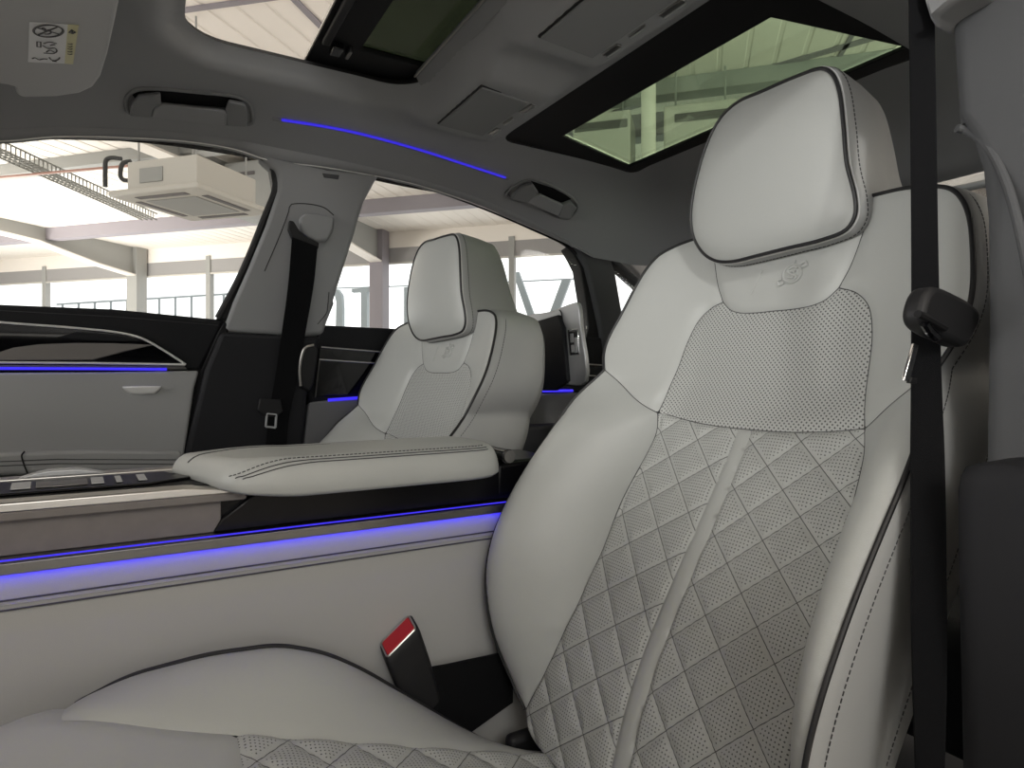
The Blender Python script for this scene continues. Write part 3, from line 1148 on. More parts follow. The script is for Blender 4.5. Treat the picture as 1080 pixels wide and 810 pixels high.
# front window glass + frame rubber
g1 = [(-260, 150), (-100, 146), (0, 149), (60, 144.5), (130, 145.5), (200, 150), (250, 158.5), (276, 168), (289, 180), (291, 196), (278, 232), (254, 290), (230, 335.5), (120, 326), (0, 321), (-260, 310)]
w1 = thing('window_1', on_side(60, 320), kind='structure')
tag(w1, label='far front door window with black rubber edge')
side_slab('glass_pane', g1, -.015, .005, M['glass'], w1, 0)
rb = sd(g1[2:13], -.004)
rb = resample(cr(rb, 6), .012)
tube('window_rubber', rb, [(.0022 if i < len(rb) * .6 else .0085) for i in range(len(rb))], M['rubber'], w1, ns=8)
side_slab('window_frame', [(284, 172), (294, 186), (294, 200), (283, 232), (260, 288), (240, 337), (228, 336), (254, 284), (276, 232), (288, 196)], -.004, .03, M['rubber'], w1, .003)
# rail trim above the windows
top_f = [(-260, 152), (-100, 146), (0, 149), (60, 144), (130, 145), (200, 149.5), (250, 158), (280, 168), (340, 176), (398, 186), (440, 195), (500, 215), (560, 240), (600, 258), (620, 268)]
A = np.array(sd(top_f, .0))
A = resample(cr(A, 6), .02)
def under(dy, dz):
    y = A[:, 1] - dy
    return np.stack([A[:, 0], y, np.minimum(roof_z(A[:, 0], y) - dz, A[:, 2] + .03)], 1)


V = np.vstack([A + [0, .014, -.001], A + [0, .002, -.002], A + [0, -.005, .0], (A + [0, -.005, .0]) * .45 + under(.028, .0035) * .55 + [0, 0, -.004], under(.028, .003), under(.030, -.03), A + [0, .06, .07], A + [0, .018, .02]])
n = len(A)
Fc = [(r * n + i, r * n + i + 1, ((r + 1) % 8) * n + i + 1, ((r + 1) % 8) * n + i) for r in range(8) for i in range(n - 1)]
t1 = obj('trim_1', V, Fc, M['headliner'], ang=60)
tag(t1, kind='structure', label='grey roof rail above the far doors')
tube_pts = A + [0, -.007, -.0025]
V, Fc = tube_vf(tube_pts, .0016)
o_ = obj('edge_highlight', V, Fc, M['bright'], t1)  # pale tube drawn as the highlight along the rail's lower edge

# B-pillar, far side
t2 = thing('trim_2', on_side(280, 500), kind='structure')
tag(t2, label='far centre pillar, pale cloth above and black below')
bpup = [(272, 160), (300, 168), (345, 178), (400, 184), (396, 190), (384, 212), (371, 256), (357, 300), (348, 330), (341, 352), (322, 354), (235, 348.5), (246, 318), (262, 282), (281, 236), (293, 200), (293, 180)]
side_slab('upper_cover', bpup, .012, .05, M['pillar'], t2, .010)
tube('cover_gap', resample(cr(sd([(279, 286), (296, 246), (305, 221), (306, 216), (340, 218), (352, 227)], .0125)), .01), .0012, M['rubber'], t2, ns=5)
tube('cover_gap', resample(sd([(335, 342), (345, 330), (347, 308)], .0125), .01), .0010, M['rubber'], t2, ns=5)
side_slab('airbag_tag', [(340, 182.5), (358, 184.5), (357, 189), (342, 187)], .0135, .003, M['pillar_near'], t2, .001)
bplo = [(233, 349), (322, 354.5), (340, 353), (333, 372), (324, 420), (318, 520), (180, 520), (190, 498), (208, 424), (216, 390)]
side_slab('lower_cover', bplo, .028, .06, M['charcoal'], t2, .012)
side_slab('door_gap', [(237, 338), (242, 346), (222, 396), (206, 470), (197, 520), (184, 520), (190, 496), (211, 392), (230, 350)], .010, .05, M['darkgap'], t2, .004)
side_slab('latch_plate', [(343, 316), (350, 300), (354, 292), (356, 296), (350, 312), (352, 320), (345, 338), (341, 346), (338, 340)], .004, .02, M['rubber'], t2, .002)

# belt on the far pillar
fb = thing('seat_belt', on_side(290, 480), 'black seat belt hanging on the far centre pillar', 'seat belt', 'front seat belts')
side_slab('height_guide', [(316, 229), (322, 224), (338, 225.5), (353, 228), (351, 243), (345, 253), (334, 254), (324, 249), (317, 240)], .030, .02, M['pillar'], fb, .006)
side_slab('loop_cover', [(305, 232), (310, 233), (316, 243), (326, 251), (337, 256), (336, 262), (322, 259), (309, 252), (304, 241)], .036, .014, M['rubber'], fb, .003)
bl = np.array(sd([(308, 250), (304, 300), (297, 352), (290, 400), (283, 440), (278, 500)], .045))
brr = np.array(sd([(335, 260), (331, 300), (322, 352), (314, 400), (305, 440), (301, 500)], .045))
bl, brr = resample(cr(bl), .02), resample(cr(brr), .02)
m_ = min(len(bl), len(brr))
tt = np.linspace(0, 1, m_)
bl = np.stack([np.interp(tt, np.linspace(0, 1, len(bl)), bl[:, k]) for k in range(3)], 1)
brr = np.stack([np.interp(tt, np.linspace(0, 1, len(brr)), brr[:, k]) for k in range(3)], 1)


def band(name, Lf, Rt, nrm, m, parent, th=.0014):
    V, Fc = [], []
    n = len(Lf)
    K = 5
    for i in range(n):
        for k in range(K):
            f = k / (K - 1)
            V.append(Lf[i] * (1 - f) + Rt[i] * f)
    for i in range(n):
        for k in range(K):
            V.append(V[i * K + k] + np.array(nrm) * th)
    o = n * K
    for i in range(n - 1):
        for k in range(K - 1):
            a = i * K + k
            Fc += [(a, a + 1, a + K + 1, a + K), (o + a, o + a + K, o + a + K + 1, o + a + 1)]
        for k in (0, K - 1):
            a = i * K + k
            Fc.append((a, a + K, o + a + K, o + a))
    for i in (0, n - 1):
        for k in range(K - 1):
            a = i * K + k
            Fc.append((a, o + a, o + a + 1, a + 1))
    return obj(name, V, Fc, m, parent)


band('webbing', bl, brr, (0, 1, .2), M['belt'], fb)
bk_ = [(281.5, 436), (291.5, 437), (290.5, 451), (280.5, 450)]
for q in range(4):
    a, b = np.array(bk_[q], float), np.array(bk_[(q + 1) % 4], float)
    tube('tongue_frame', sd([tuple(a), tuple((a + b) / 2), tuple(b)], .05), .0028, M['silver'], fb, ns=6)
side_slab('tongue_body', [(274, 420), (296, 421), (299, 434), (292, 440), (280, 439), (272, 432)], .052, .012, M['rubber'], fb, .003)

# rear door
d2 = thing('door_2', on_side(450, 470), kind='structure')
tag(d2, label='far rear door with black top and chrome framed pull handle')
side_slab('window_sill', [(338, 342), (440, 347), (560, 352), (640, 356), (660, 390), (660, 430), (330, 440), (322, 400)], .004, .06, M['black'], d2, .008)
side_slab('gloss_inlay', [(337, 367), (440, 374), (560, 382), (650, 388), (650, 412), (350, 417), (332, 418)], .012, .02, M['gloss'], d2, .002)
tube('bright_line', resample(sd([(339, 366), (420, 372.5), (560, 380), (650, 386)], .016), .02), .0020, M['alu'], d2, ns=6)
tube('bright_line', resample(sd([(337, 379), (420, 384.5), (560, 392), (650, 398)], .016), .02), .0020, M['alu'], d2, ns=6)
tube('bright_line', resample(sd([(337, 379), (334.5, 400), (332.5, 419)], .016), .02), .0020, M['alu_dark'], d2, ns=6)
tube('light_guide', resample(sd([(346, 422), (386, 419), (470, 416), (560, 412.5), (604, 412)], .022), .02), .0042, M['led'], d2)
side_slab('lower_panel', [(326, 424), (345, 422), (386, 420), (660, 412), (660, 520), (318, 520), (320, 470)], .020, .04, M['leather_shaded'], d2, .006)
side_slab('pull_handle', [(317, 376), (322, 366), (332, 364.5), (336, 368), (334, 384), (331, 404), (327, 412), (317, 408), (315.5, 392)], .045, .03, M['rubber'], d2, .005)
tube('handle_trim', resample(cr(sd([(331, 364), (322, 366.5), (318, 376), (316, 392), (317, 407)], .047)), .008), .0036, M['alu'], d2)
box('door_bin', (.62, 1.35, 1.60, 1.68, -.30, -.16), M['charcoal'], d2, .01)

g2 = [(398, 187), (440, 195), (500, 215), (560, 240), (596, 257), (607, 268), (612, 278), (619, 320), (619, 352), (560, 351), (440, 346), (341, 342), (348, 324), (358, 290), (371, 252), (384, 211)]
w2 = thing('window_2', on_side(480, 340), kind='structure')
tag(w2, label='far rear door window with black rubber edge')
side_slab('glass_pane', g2, -.015, .005, M['glass'], w2, 0)
rb = resample(cr(sd([(398, 187.5), (440, 196), (500, 216), (560, 241), (596, 258), (607, 268)], -.002), 6), .012)
tube('window_rubber', rb, np.linspace(.0015, .006, len(rb)), M['rubber'], w2, ns=8)
side_slab('window_frame', [(600, 258), (612, 262), (618, 272), (626, 310), (634, 350), (645, 400), (606, 400), (616, 366), (621, 345), (619, 322), (613, 282), (607, 270)], -.006, .05, M['rubber'], w2, .004)
# C pillar with quarter glass
t3 = thing('trim_3', on_side(640, 380), kind='structure')
tag(t3, label='grey rear pillar beside the small quarter window')
side_slab('pillar_cover', [(606, 258), (628, 262), (645, 272), (650, 290), (655, 320), (660, 345), (664, 395), (641, 395), (634, 345), (626, 308), (619, 280)], .012, .05, M['pillar_near'], t3, .008)
side_slab('upper_rail', [(645, 268), (662, 282), (690, 308), (720, 338), (722, 348), (696, 320), (674, 299), (654, 281), (648, 277)], .012, .05, M['pillar_near'], t3, .006)
side_slab('roof_side', [(596, 240), (660, 205), (780, 240), (800, 400), (730, 350), (690, 304), (662, 278), (640, 262), (610, 254)], -.02, .04, M['headliner'], t3, .006)
side_slab('lower_cover', [(640, 388), (668, 360), (720, 400), (760, 430), (760, 520), (640, 520)], .014, .05, M['charcoal'], t3, .006)
w3 = slab('window_3', sd([(649, 286), (652, 287), (690, 322), (735, 362), (725, 395), (664, 395), (655, 330)], -.015), (0, .005, -.001), M['glass'], None, 0)
tag(w3, kind='structure', label='small bright quarter window behind the far rear door')

# rear window and what carries it
hx = [(1.46, YM - .60, .395), (1.545, YM - .35, .425), (1.565, YM, .435), (1.545, YM + .35, .425), (1.46, YM + .60, .385)]
lx = [(1.95, YM - .62, .12), (2.03, YM - .35, .12), (2.05, YM, .12), (2.03, YM + .35, .12), (1.95, YM + .62, .12)]
hx_, lx_ = cr(hx, 4), cr(lx, 4)
n = len(hx_)
V = np.vstack([hx_, lx_, hx_ + [.004, 0, .004], lx_ + [.004, 0, .004]])
Fc = [(i, i + 1, n + i + 1, n + i) for i in range(n - 1)] + [(2 * n + i, 3 * n + i, 3 * n + i + 1, 2 * n + i + 1) for i in range(n - 1)]
w6 = obj('window_6', V, Fc, M['glass'])
tag(w6, kind='structure', label='sloping rear window')
tb = thing('rear_sunblind', (1.56, YM, .41), 'silver rail of the rear window blind behind the front headrest', 'window blind')
rp = cr(np.array(hx) + [.012, 0, -.020], 6)
tube('blind_rail', rp, .009, M['silver'], tb, ns=10)
wb = thing('wall_back', (2.05, YM, -.6), kind='structure')
tag(wb, label='rear bulkhead and parcel shelf of the car')
box('parcel_shelf', (1.66, 2.05, YM - .64, YM + .64, .08, .11), M['charcoal'], wb, .01)
slab('bulkhead', [(1.45, YM - .66, -.50), (1.45, YM + .66, -.50), (1.68, YM + .66, .09), (1.68, YM - .66, .09)], (.04, 0, 0), M['leather_side'], wb, .01)
box('rear_bench', (1.10, 1.5, YM - .62, YM + .62, -.62, -.40), M['charcoal'], wb, .04)

fl = obj('floor', *box_vf(-.75, 2.1, YM - .70, YM + .72, -.80, -.745), M['carpet'], smooth=False)
tag(fl, kind='structure', label='grey carpet of the car floor')
sl = box('trim_4', (-.75, 2.1, YM - .80, YM - .66, -.85, -.62), M['charcoal'], None, .02)
tag(sl, kind='structure', label='black door sill on the near side')
bo_ = obj('wall_right', *box_vf(-.75, 2.1, 1.80, 1.84, -.85, .06), M['outer'], smooth=False)
tag(bo_, kind='structure', label='outer skin of the far doors')

# ---------------------------------------------------------------- near B-pillar
t5 = thing('trim_5', (.66, .2, -.75), kind='structure')
tag(t5, label='near centre pillar trim, grey above and black below')


def loft(name, secs, m, parent, bevel=0, ang=50, cap=True):
    n = len(secs[0])
    V = [p for s_ in secs for p in s_]
    Fc = [(r * n + i, r * n + (i + 1) % n, (r + 1) * n + (i + 1) % n, (r + 1) * n + i) for r in range(len(secs) - 1) for i in range(n)]
    if cap:
        Fc += [tuple(range(n)), tuple((len(secs) - 1) * n + i for i in range(n))]
    return obj(name, V, Fc, m, parent, bevel=bevel, ang=ang)


def pil(px, py, y, wid=.22, dep=.14, rad=.018, tw=.02):
    """pillar section whose inner front corner is seen at the given spot"""
    P_ = on_y(px, py, y)
    x, z = P_[0], P_[2]
    out = []
    for a in np.linspace(0, 90, 6):
        a = math.radians(a)
        out.append((x + rad - rad * math.sin(a), y - rad + rad * math.cos(a), z))
    out += [(x - tw * .5, y - wid * .5, z), (x - tw, y - wid, z), (x + dep, y - wid, z), (x + dep, y + .005, z)]
    return out


secs = [pil(1010, -160, .385), pil(1003, -60, .37), pil(998, 10, .36), pil(1001, 55, .350), pil(1006, 132, .335)]
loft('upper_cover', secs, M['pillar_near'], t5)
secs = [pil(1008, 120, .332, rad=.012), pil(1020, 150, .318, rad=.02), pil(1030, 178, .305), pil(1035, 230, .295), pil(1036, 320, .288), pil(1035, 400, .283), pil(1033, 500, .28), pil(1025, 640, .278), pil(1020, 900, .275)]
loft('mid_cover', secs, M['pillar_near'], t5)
# raised edge curving down across the pillar
ep = [on_y(1008, 138, .334), on_y(1016, 140, .330), on_y(1034, 151, .312), on_y(1055, 185, .285), on_y(1072, 240, .262), on_y(1090, 330, .245)]
tube('cover_edge', cr(np.array(ep) + [-.006, -.004, 0]), .004, M['pillar_near'], t5, ns=10)
secs = []
for px, py, y, r_ in [(1045, 488.5, .240, .008), (1022, 490, .255, .012), (1010, 494, .262, .016), (1003, 503, .266, .02), (1000, 520, .268, .02), (1000.5, 600, .266, .02), (1003, 700, .264, .02), (1006, 840, .262, .02)]:
    secs.append(pil(px, py, y, .26, .16, r_, .015))
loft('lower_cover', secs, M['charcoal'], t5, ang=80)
hd_ = [on_y(983, -40, .372), on_y(984, 4, .366), on_y(990, 24, .362), on_y(999, 38, .358), on_y(999, 22, .350), on_y(1012, 10, .335), on_y(1040, -6, .31), on_y(1060, -40, .30)]
slab('head_cover', np.array(hd_) + [-.02, 0, 0], (.05, 0, 0), M['pillar'], t5, .006)  # paler cloth puts the light on the pillar head into its colour
# near belt
nb = dict(label='black seat belt in front of the near centre pillar, its tongue at shoulder height')
b2 = thing('seat_belt', (.66, .3, -.62), nb['label'], 'seat belt', 'front seat belts')
ctr = [(-60, 958.5, 984, .378), (0, 959.5, 985.5, .370), (150, 961.5, 988, .352), (300, 962.5, 990.5, .332), (420, 962, 994, .312), (480, 961.5, 996.5, .298), (560, 962, 998, .286), (690, 963, 999, .276), (760, 965, 998, .272), (860, 968, 995, .268)]
Lf = cr([on_y(l_, py, y + .012) for py, l_, r_, y in ctr], 6)
Rt = cr([on_y(r_, py, y - .004) for py, l_, r_, y in ctr], 6)
band('webbing', Lf, Rt, (0, 1, 0), M['belt'], b2)
# tongue: rounded body with slot, bright blade
ty = .318


def tq(px, py, dy=0.0):
    return on_y(px, py, ty + dy)


body = [(954, 313), (960, 305.5), (968, 305), (985, 312), (1003, 322), (1010, 330), (1011, 340), (1006, 353), (999, 364), (992, 366.5), (980, 361), (962, 353), (952, 345), (949, 333)]
slab('tongue_body', cr([tq(*p) for p in body], 4, True), (0, -.020, 0), M['rubber'], b2, .006)
tube('tongue_slot', cr([tq(968, 331, -.022), (tq(980, 337, -.022)), tq(996, 346, -.022)]), .0035, M['darkgap'], b2)
tube('tongue_boss', cr([tq(975, 341, -.0205), tq(981, 350, -.0205), tq(988, 356, -.0205)]), .004, M['gloss'], b2)
slab('metal_blade', [tq(961, 362, .003), tq(966, 364, .003), tq(957, 401, .003), tq(951, 402, .003), tq(951, 397, .003)], (0, -.003, 0), M['chrome'], b2, .0008)
slab('blade_tip', [tq(957, 398, .003), tq(963, 399, .003), tq(963, 405, .003), tq(955, 404, .003)], (0, -.004, 0), M['rubber'], b2, .001)

# ---------------------------------------------------------------- centre console
cc = thing('centre_console', (.1, .99, -.745), 'wide centre console with padded leather armrest and blue light lines', 'console')
XC0, XC1 = -.62, .60
yN, yF = .910, 1.058
prof = [(yN, -.222), (yN - .002, -.30), (yN - .003, -.42), (yN - .003, -.56), (yN, -.742), (1.0, -.742), (1.0, -.30), (yF, -.26), (yF, -.222)]
extr('leather_side', prof, XC0, XC1, M['leather_console'], cc, .006)
for zz, r_ in ((-.2585, .0011), (-.2635, .0016), (-.2695, .0011)):
    tube('stitch_line', [(x, yN - .002 - .003 * (-zz - .222) / .078, zz) for x in np.linspace(XC0, XC1 - .01, 40)], r_ if zz != -.2635 else .0006, M['thread'] if zz != -.2635 else M['leather_console'], cc, ns=6)
extr('metal_strip', [(yN - .012, -.2276), (yN - .012, -.2150), (yN + .02, -.2120), (yN + .02, -.2236), (yN - .0105, -.2236), (yN - .0105, -.2276)], XC0, XC1, M['alu_dark'], cc, .0015)
extr('light_guide', [(yN - .0104, -.2275), (yN - .0104, -.2238), (yN - .0088, -.2238)], XC0, XC1, M['led_soft'], cc, 0)
tube('light_guide', [(x, yN - .009, -.2118) for x in np.linspace(XC0, XC1, 30)], .0011, M['led'], cc, ns=6)
extr('grey_inlay', [(.925, -.212), (.925, -.160), (.94, -.160), (.94, -.212)], XC0, .085, M['decor'], cc, .001)
slab('gloss_flank', [(.075, .921, -.212), (.085, .921, -.195), (.125, .921, -.166), (.15, .921, -.155), (XC1, .921, -.15), (XC1, .921, -.212)], (0, .05, 0), M['satin_black'], cc, .003)
slab('gloss_core', [(XC0, .935, -.21), (XC1, .935, -.21), (XC1, .935, -.158), (XC0, .935, -.158)], (0, .12, 0), M['satin_black'], cc, .004)
tr = [(XC0, .912, -.160), (.02, .912, -.1605), (.09, .914, -.1610), (.125, .916, -.1600), (.11, .916, -.1565), (.04, .913, -.1490), (XC0, .912, -.1490)]
slab('metal_rail', tr, (0, .022, .002), M['alu'], cc, .002)
extr('rail_shadow', [(.913, -.1600), (.913, -.170), (.93, -.170), (.93, -.1600)], XC0, .115, M['decor'], cc, .001)
box('top_deck', (XC0, .60, .93, 1.062, -.162, -.1485), M['darkgap'], cc, .003)
slab('glass_panel', [(XC0, .955, -.1475), (.00, .955, -.1475), (.055, .985, -.1475), (.02, 1.035, -.1445), (XC0, 1.035, -.1445)], (0, 0, .003), M['satin_black'], cc, .0015)
for x0, x1 in ((-.145, -.125), (-.062, -.048), (-.035, -.028), (-.010, .0)):
    slab('control_mark', [(x0, .972, -.1432), (x1, .972, -.1432), (x1 - .004, 1.012, -.1410), (x0 - .004, 1.012, -.1410)], (0, 0, .0012), M['silver'], cc, .0005)
slab('control_key', [(-.120, .975, -.1436), (-.066, .975, -.1436), (-.070, 1.010, -.1416), (-.124, 1.010, -.1416)], (0, 0, .001), M['alu_dark'], cc, .0005)
extr('far_rail', [(1.052, -.150), (1.052, -.1405), (1.072, -.1395), (1.072, -.150)], XC0, .20, M['alu'], cc, .002)
slab('cover_grip', [(-.150, 1.051, -.1410), (-.128, 1.051, -.1345), (-.118, 1.051, -.1325), (-.085, 1.051, -.1325), (-.075, 1.051, -.1340), (-.050, 1.051, -.1410)], (0, .016, .001), M['silver'], cc, .002)
# armrest pad
apl = cr([(.20, .872), (.34, .872), (.455, .875), (.488, .890), (.503, .925), (.503, 1.02), (.485, 1.055), (.45, 1.064), (.20, 1.066), (.06, 1.068), (.036, 1.062), (.031, 1.042), (.046, 1.0), (.066, .94), (.084, .898), (.102, .880), (.135, .874)], 6, True)
bl_ = resample(apl, .005, True)
sg_ = [(bl_[i], bl_[(i + 1) % len(bl_)]) for i in range(len(bl_))]
tn = np.roll(bl_, -3, 0) - np.roll(bl_, 3, 0)
tn /= np.linalg.norm(tn, axis=1)[:, None]
nn_ = np.stack([-tn[:, 1], tn[:, 0]], 1)
if ((np.array([.27, .970]) - bl_) * nn_).sum() < 0:
    nn_ = -nn_


def pad_z(x, y, d):
    hh = .024 + .021 * sstep(.01, .17, x)
    zb = -.1455 - .0145 * sstep(.02, .19, x)
    R_ = .028
    q = 1 - np.clip(d / R_, 0, 1)
    return zb + hh * np.sqrt(np.clip(1 - q ** 2.6, 0, 1)) + .004 * np.clip(d / .09, 0, 1)


rings = []
for d in (0, .0008, .002, .004, .007, .0105, .015, .020, .026):
    q = bl_ + nn_ * d
    rings.append(np.stack([q[:, 0], q[:, 1], pad_z(q[:, 0], q[:, 1], np.full(len(q), d))], 1))
Bi = rings[0].copy()
cpt = np.array([.27, .970])
Bi[:, :2] = cpt + (Bi[:, :2] - cpt) * .96
Bi[:, 2] -= .006
n = len(bl_)
allr = [Bi] + rings
V = np.vstack(allr)
Fc = [tuple(range(n))] + [(r * n + i, r * n + (i + 1) % n, (r + 1) * n + (i + 1) % n, (r + 1) * n + i) for r in range(len(allr) - 1) for i in range(n)]
inn = bl_ + nn_ * .026
V4, T4, _, _ = mesh2d(inn, .008)
d4_ = bdist(sg_, V4)
V, Fc = join([(V, Fc), (np.stack([V4[:, 0], V4[:, 1], pad_z(V4[:, 0], V4[:, 1], np.maximum(d4_, .026))], 1), T4)])
pad = obj('armrest_pad', V, Fc, M['leather'], cc, ang=180)


def on_pad(x, y):
    d = bdist(sg_, np.array([[x, y]]))[0]
    return np.array([x, y, pad_z(x, y, d)])


for k_, (x0_, D_, sh) in enumerate(((.0875, .0165, .03), (.096, .0120, .05), (.104, .0090, .06))):
    q_ = []
    for p, n_ in sorted(zip(bl_.tolist(), nn_.tolist())):
        if p[1] < .905 and x0_ < p[0] < .478:
            d = .001 + D_ * float(sstep(x0_ - .02, x0_ + .10, p[0]))
            q_.append((p[0] + n_[0] * d, p[1] + n_[1] * d))
    pth = np.array([on_pad(*p) for p in resample(cr(q_[::2], 4), .004)]) + [0, -.0003, .0004]
    if k_ == 0:
        V_, F_ = dash_vf(pth, .0007)
    else:
        V_, F_ = tube_vf(pth, .00075, ns=5)
    obj('stitching' if k_ == 0 else 'seam', V_, F_, M['thread'], pad)
sp_ = [on_pad(x, 1.005 + .003 * math.sin(9 * x)) for x in np.linspace(.050, .25, 30)]
tube('split_seam', np.array(sp_) + [0, 0, -.0002], np.linspace(.0016, .0006, 30), M['thread'], pad, ns=6)
box('pad_tray', (.09, .52, .925, 1.055, -.170, -.158), M['satin_black'], cc, .004)
tube('hinge_ring', [(.515, y, -.138) for y in np.linspace(.905, 1.05, 8)], .012, M['gloss'], cc, ns=14)
tube('hinge_trim', [(.516, y, -.138) for y in np.linspace(.900, .905, 4)], .0105, M['alu_dark'], cc, ns=16)
box('rear_end', (.50, .63, .92, 1.06, -.21, -.148), M['satin_black'], cc, .01)

# buckle beside the near seat
ax = np.array([-.50, 0, .866])
bu = thing('seat_belt_buckle', (.43, .885, -.60), 'black seat belt buckle with red press button beside the near seat cushion', 'belt buckle')
c0 = on_y(421, 672, .889)
fx_ = np.array([.80, 0, .60])                  # long side of the button, rising to the rear
fx_ /= np.linalg.norm(fx_)
fy_ = np.array([0, .955, .297])
up_ = np.cross(fx_, fy_)
up_ = -up_ if up_[2] < 0 else up_
down = np.array([.34, 0, -.94])


def bq(a, b, c=0.0):
    return c0 + fx_ * a + fy_ * b + up_ * c


def rr3(w_, h_, r_, c):
    return [bq(a, b, c) for a, b in rrect(-w_, w_, -h_, h_, r_, 4)]


top_ = rr3(.031, .0180, .007, 0)
low_ = [np.array(p) + down * .12 for p in rr3(.026, .014, .007, 0)]
loft('buckle_body', [rr3(.029, .0165, .006, .002), top_, [np.array(p) + down * .01 for p in rr3(.032, .0182, .007, 0)], [np.array(p) + down * .06 for p in rr3(.031, .0165, .008, 0)], low_], M['rubber'], bu, ang=40)
slab('press_button', rr3(.0255, .0138, .003, .0045), -up_ * .006, M['red'], bu, .0015)
tube('button_frame', rr3(.0272, .0154, .004, .003), .0014, M['alu'], bu, closed=True, ns=6)
slab('anchor_strap', [on_y(440, 705, .882), on_y(470, 700, .884), on_y(540, 685, .888), on_y(540, 740, .888), on_y(470, 790, .882), on_y(425, 745, .880)], (0, -.004, 0), M['belt'], bu, .001)

# tablet screen on the rear of the far seat
tx = .90
tab = thing('rear_screen', (tx, 1.36, -.02), 'tablet screen in silver frame on the back of the far seat', 'screen')


def xt(px, py, k=0.0):
    return on_x(px, py, tx + k)


slab('screen_shell', cr([xt(548, 340), xt(580, 328.5), xt(604, 319.5), xt(608, 319.2), xt(610, 323), xt(612, 345), xt(617, 402), xt(592, 405), xt(548, 400)], 4, True), (.012, 0, 0), M['silver'], tab, .003)
slab('port_panel', [xt(598.5, 348, -.001), xt(609, 346.5, -.001), xt(611, 374, -.001), xt(601, 375, -.001)], (.003, 0, 0), M['chrome'], tab, .001)
slab('port_recess', [xt(599.7, 350, -.002), xt(608, 349, -.002), xt(609.7, 373, -.002), xt(602, 373.6, -.002)], (.003, 0, 0), M['rubber'], tab, .001)
for (a, b, c, d) in ((601, 352, 604.5, 361), (602, 364, 605, 371.5), (605.5, 356, 608.5, 372)):
    slab('port', [xt(a, b, -.003), xt(c, b - .4, -.003), xt(c + .5, d, -.003), xt(a + .5, d + .3, -.003)], (.002, 0, 0), M['silver'], tab, .0006)
slab('mount_bracket', [xt(561, 340, -.012), xt(588, 332, -.012), xt(593, 345, -.012), xt(598, 402, -.012), xt(585, 412, -.012), xt(556, 412, -.012)], (.012, 0, 0), M['black'], tab, .003)
tube('frame_edge', cr([xt(590, 327, -.002), xt(592, 330, -.002), xt(595, 365, -.002), xt(599, 404, -.002)]), .0016, M['rubber'], tab, ns=6)

# front of the cabin: dashboard and scuttle below the windscreen, ahead of the seats
db = thing('wall_front_cabin', (-1.0, YM, -.745), kind='structure')
tag(db, label='dashboard and bulkhead ahead of the seats')
slab('dashboard', [(-.68, YM - .70, -.30), (-.66, YM - .70, -.10), (-.74, YM - .70, -.02), (-1.15, YM - .70, .02), (-1.2, YM - .70, -.80), (-1.0, YM - .70, -.80), (-.95, YM - .70, -.42)], (0, 1.42, 0), M['charcoal'], db, .02)
box('scuttle', (-1.6, -1.15, YM - .80, YM + .85, -.80, .0), M['outer'], db, .02)

# the near front door, standing open ahead of the lens
d3 = thing('door_3', (-.72, .22, -.70), kind='structure')
tag(d3, label='open near front door with pale leather panel')
da, db_ = np.array([-.72, .22, 0]), np.array([-.46, -.84, 0])


def dq(t, z):
    return da + (db_ - da) * t + np.array([0, 0, z])


dn = np.array([-.97, -.24, 0]) * .09
slab('door_skin', [dq(0, -.70), dq(.95, -.66), dq(1.0, -.2), dq(.98, .13), dq(0, .11)], dn, M['outer'], d3, .02)
slab('leather_panel', [dq(.04, -.60), dq(.92, -.56), dq(.96, -.2), dq(.95, -.02), dq(.04, -.02)], -dn * .3, M['leather_door'], d3, .012)
slab('window_frame', [dq(.0, .10), dq(.30, .36), dq(.55, .47), dq(.80, .48), dq(.93, .36), dq(.98, .12), dq(.94, .12), dq(.89, .34), dq(.78, .44), dq(.56, .43), dq(.32, .33), dq(.06, .10)], dn * .4, M['rubber'], d3, .004)

# near rear door and rail, behind the centre pillar
d4 = thing('door_4', (1.3, .22, -.70), kind='structure')
tag(d4, label='closed near rear door behind the centre pillar')
slab('door_skin', [(.80, .20, -.72), (1.75, .20, -.72), (1.85, .21, .10), (.80, .21, .12)], (0, -.09, 0), M['outer'], d4, .02)
slab('leather_panel', [(.83, .205, -.62), (1.6, .205, -.62), (1.75, .21, .05), (.83, .21, .07)], (0, .03, 0), M['charcoal'], d4, .012)
slab('glass_pane', [(.83, .205, .11), (1.55, .205, .10), (1.40, .27, .32), (1.15, .31, .40), (.83, .325, .47)], (0, -.004, 0), M['glass'], d4, 0)
slab('window_frame', [(1.45, .20, .10), (1.85, .21, .10), (1.60, .30, .25), (1.30, .345, .36), (1.20, .34, .40), (1.28, .30, .37)], (0, -.03, 0), M['headliner'], d4, .004)
rr_ = thing('trim_6', (.5, .3, .45), kind='structure')
tag(rr_, label='near roof rail')
slab('rail_cover', [(-.5, .36, .42), (.7, .345, .50), (1.2, .345, .40), (1.5, .38, .30), (1.5, .40, .36), (1.2, .37, .45), (.7, .37, .54), (-.5, .38, .47)], (0, -.08, 0), M['headliner'], rr_, .006)

# ================================================================ THE HALL AROUND THE CAR
NA = math.radians(46.6)
ND = np.array([math.sin(NA), math.cos(NA), 0])      # towards the glazed wall
ED = np.array([math.cos(NA), -math.sin(NA), 0])     # along it


def hp3(n, e, z):
    return ND * n + ED * e + np.array([0, 0, z])


def on_n(px, py, n):
    d = ray(px, py)
    return d * (n / (d @ ND))


def hbox_vf(n0, n1, e0, e1, z0, z1):
    V = [hp3(n, e, z) for n in (n0, n1) for e in (e0, e1) for z in (z0, z1)]
    return V, [(0, 1, 3, 2), (4, 6, 7, 5), (0, 4, 5, 1), (2, 3, 7, 6), (0, 2, 6, 4), (1, 5, 7, 3)]


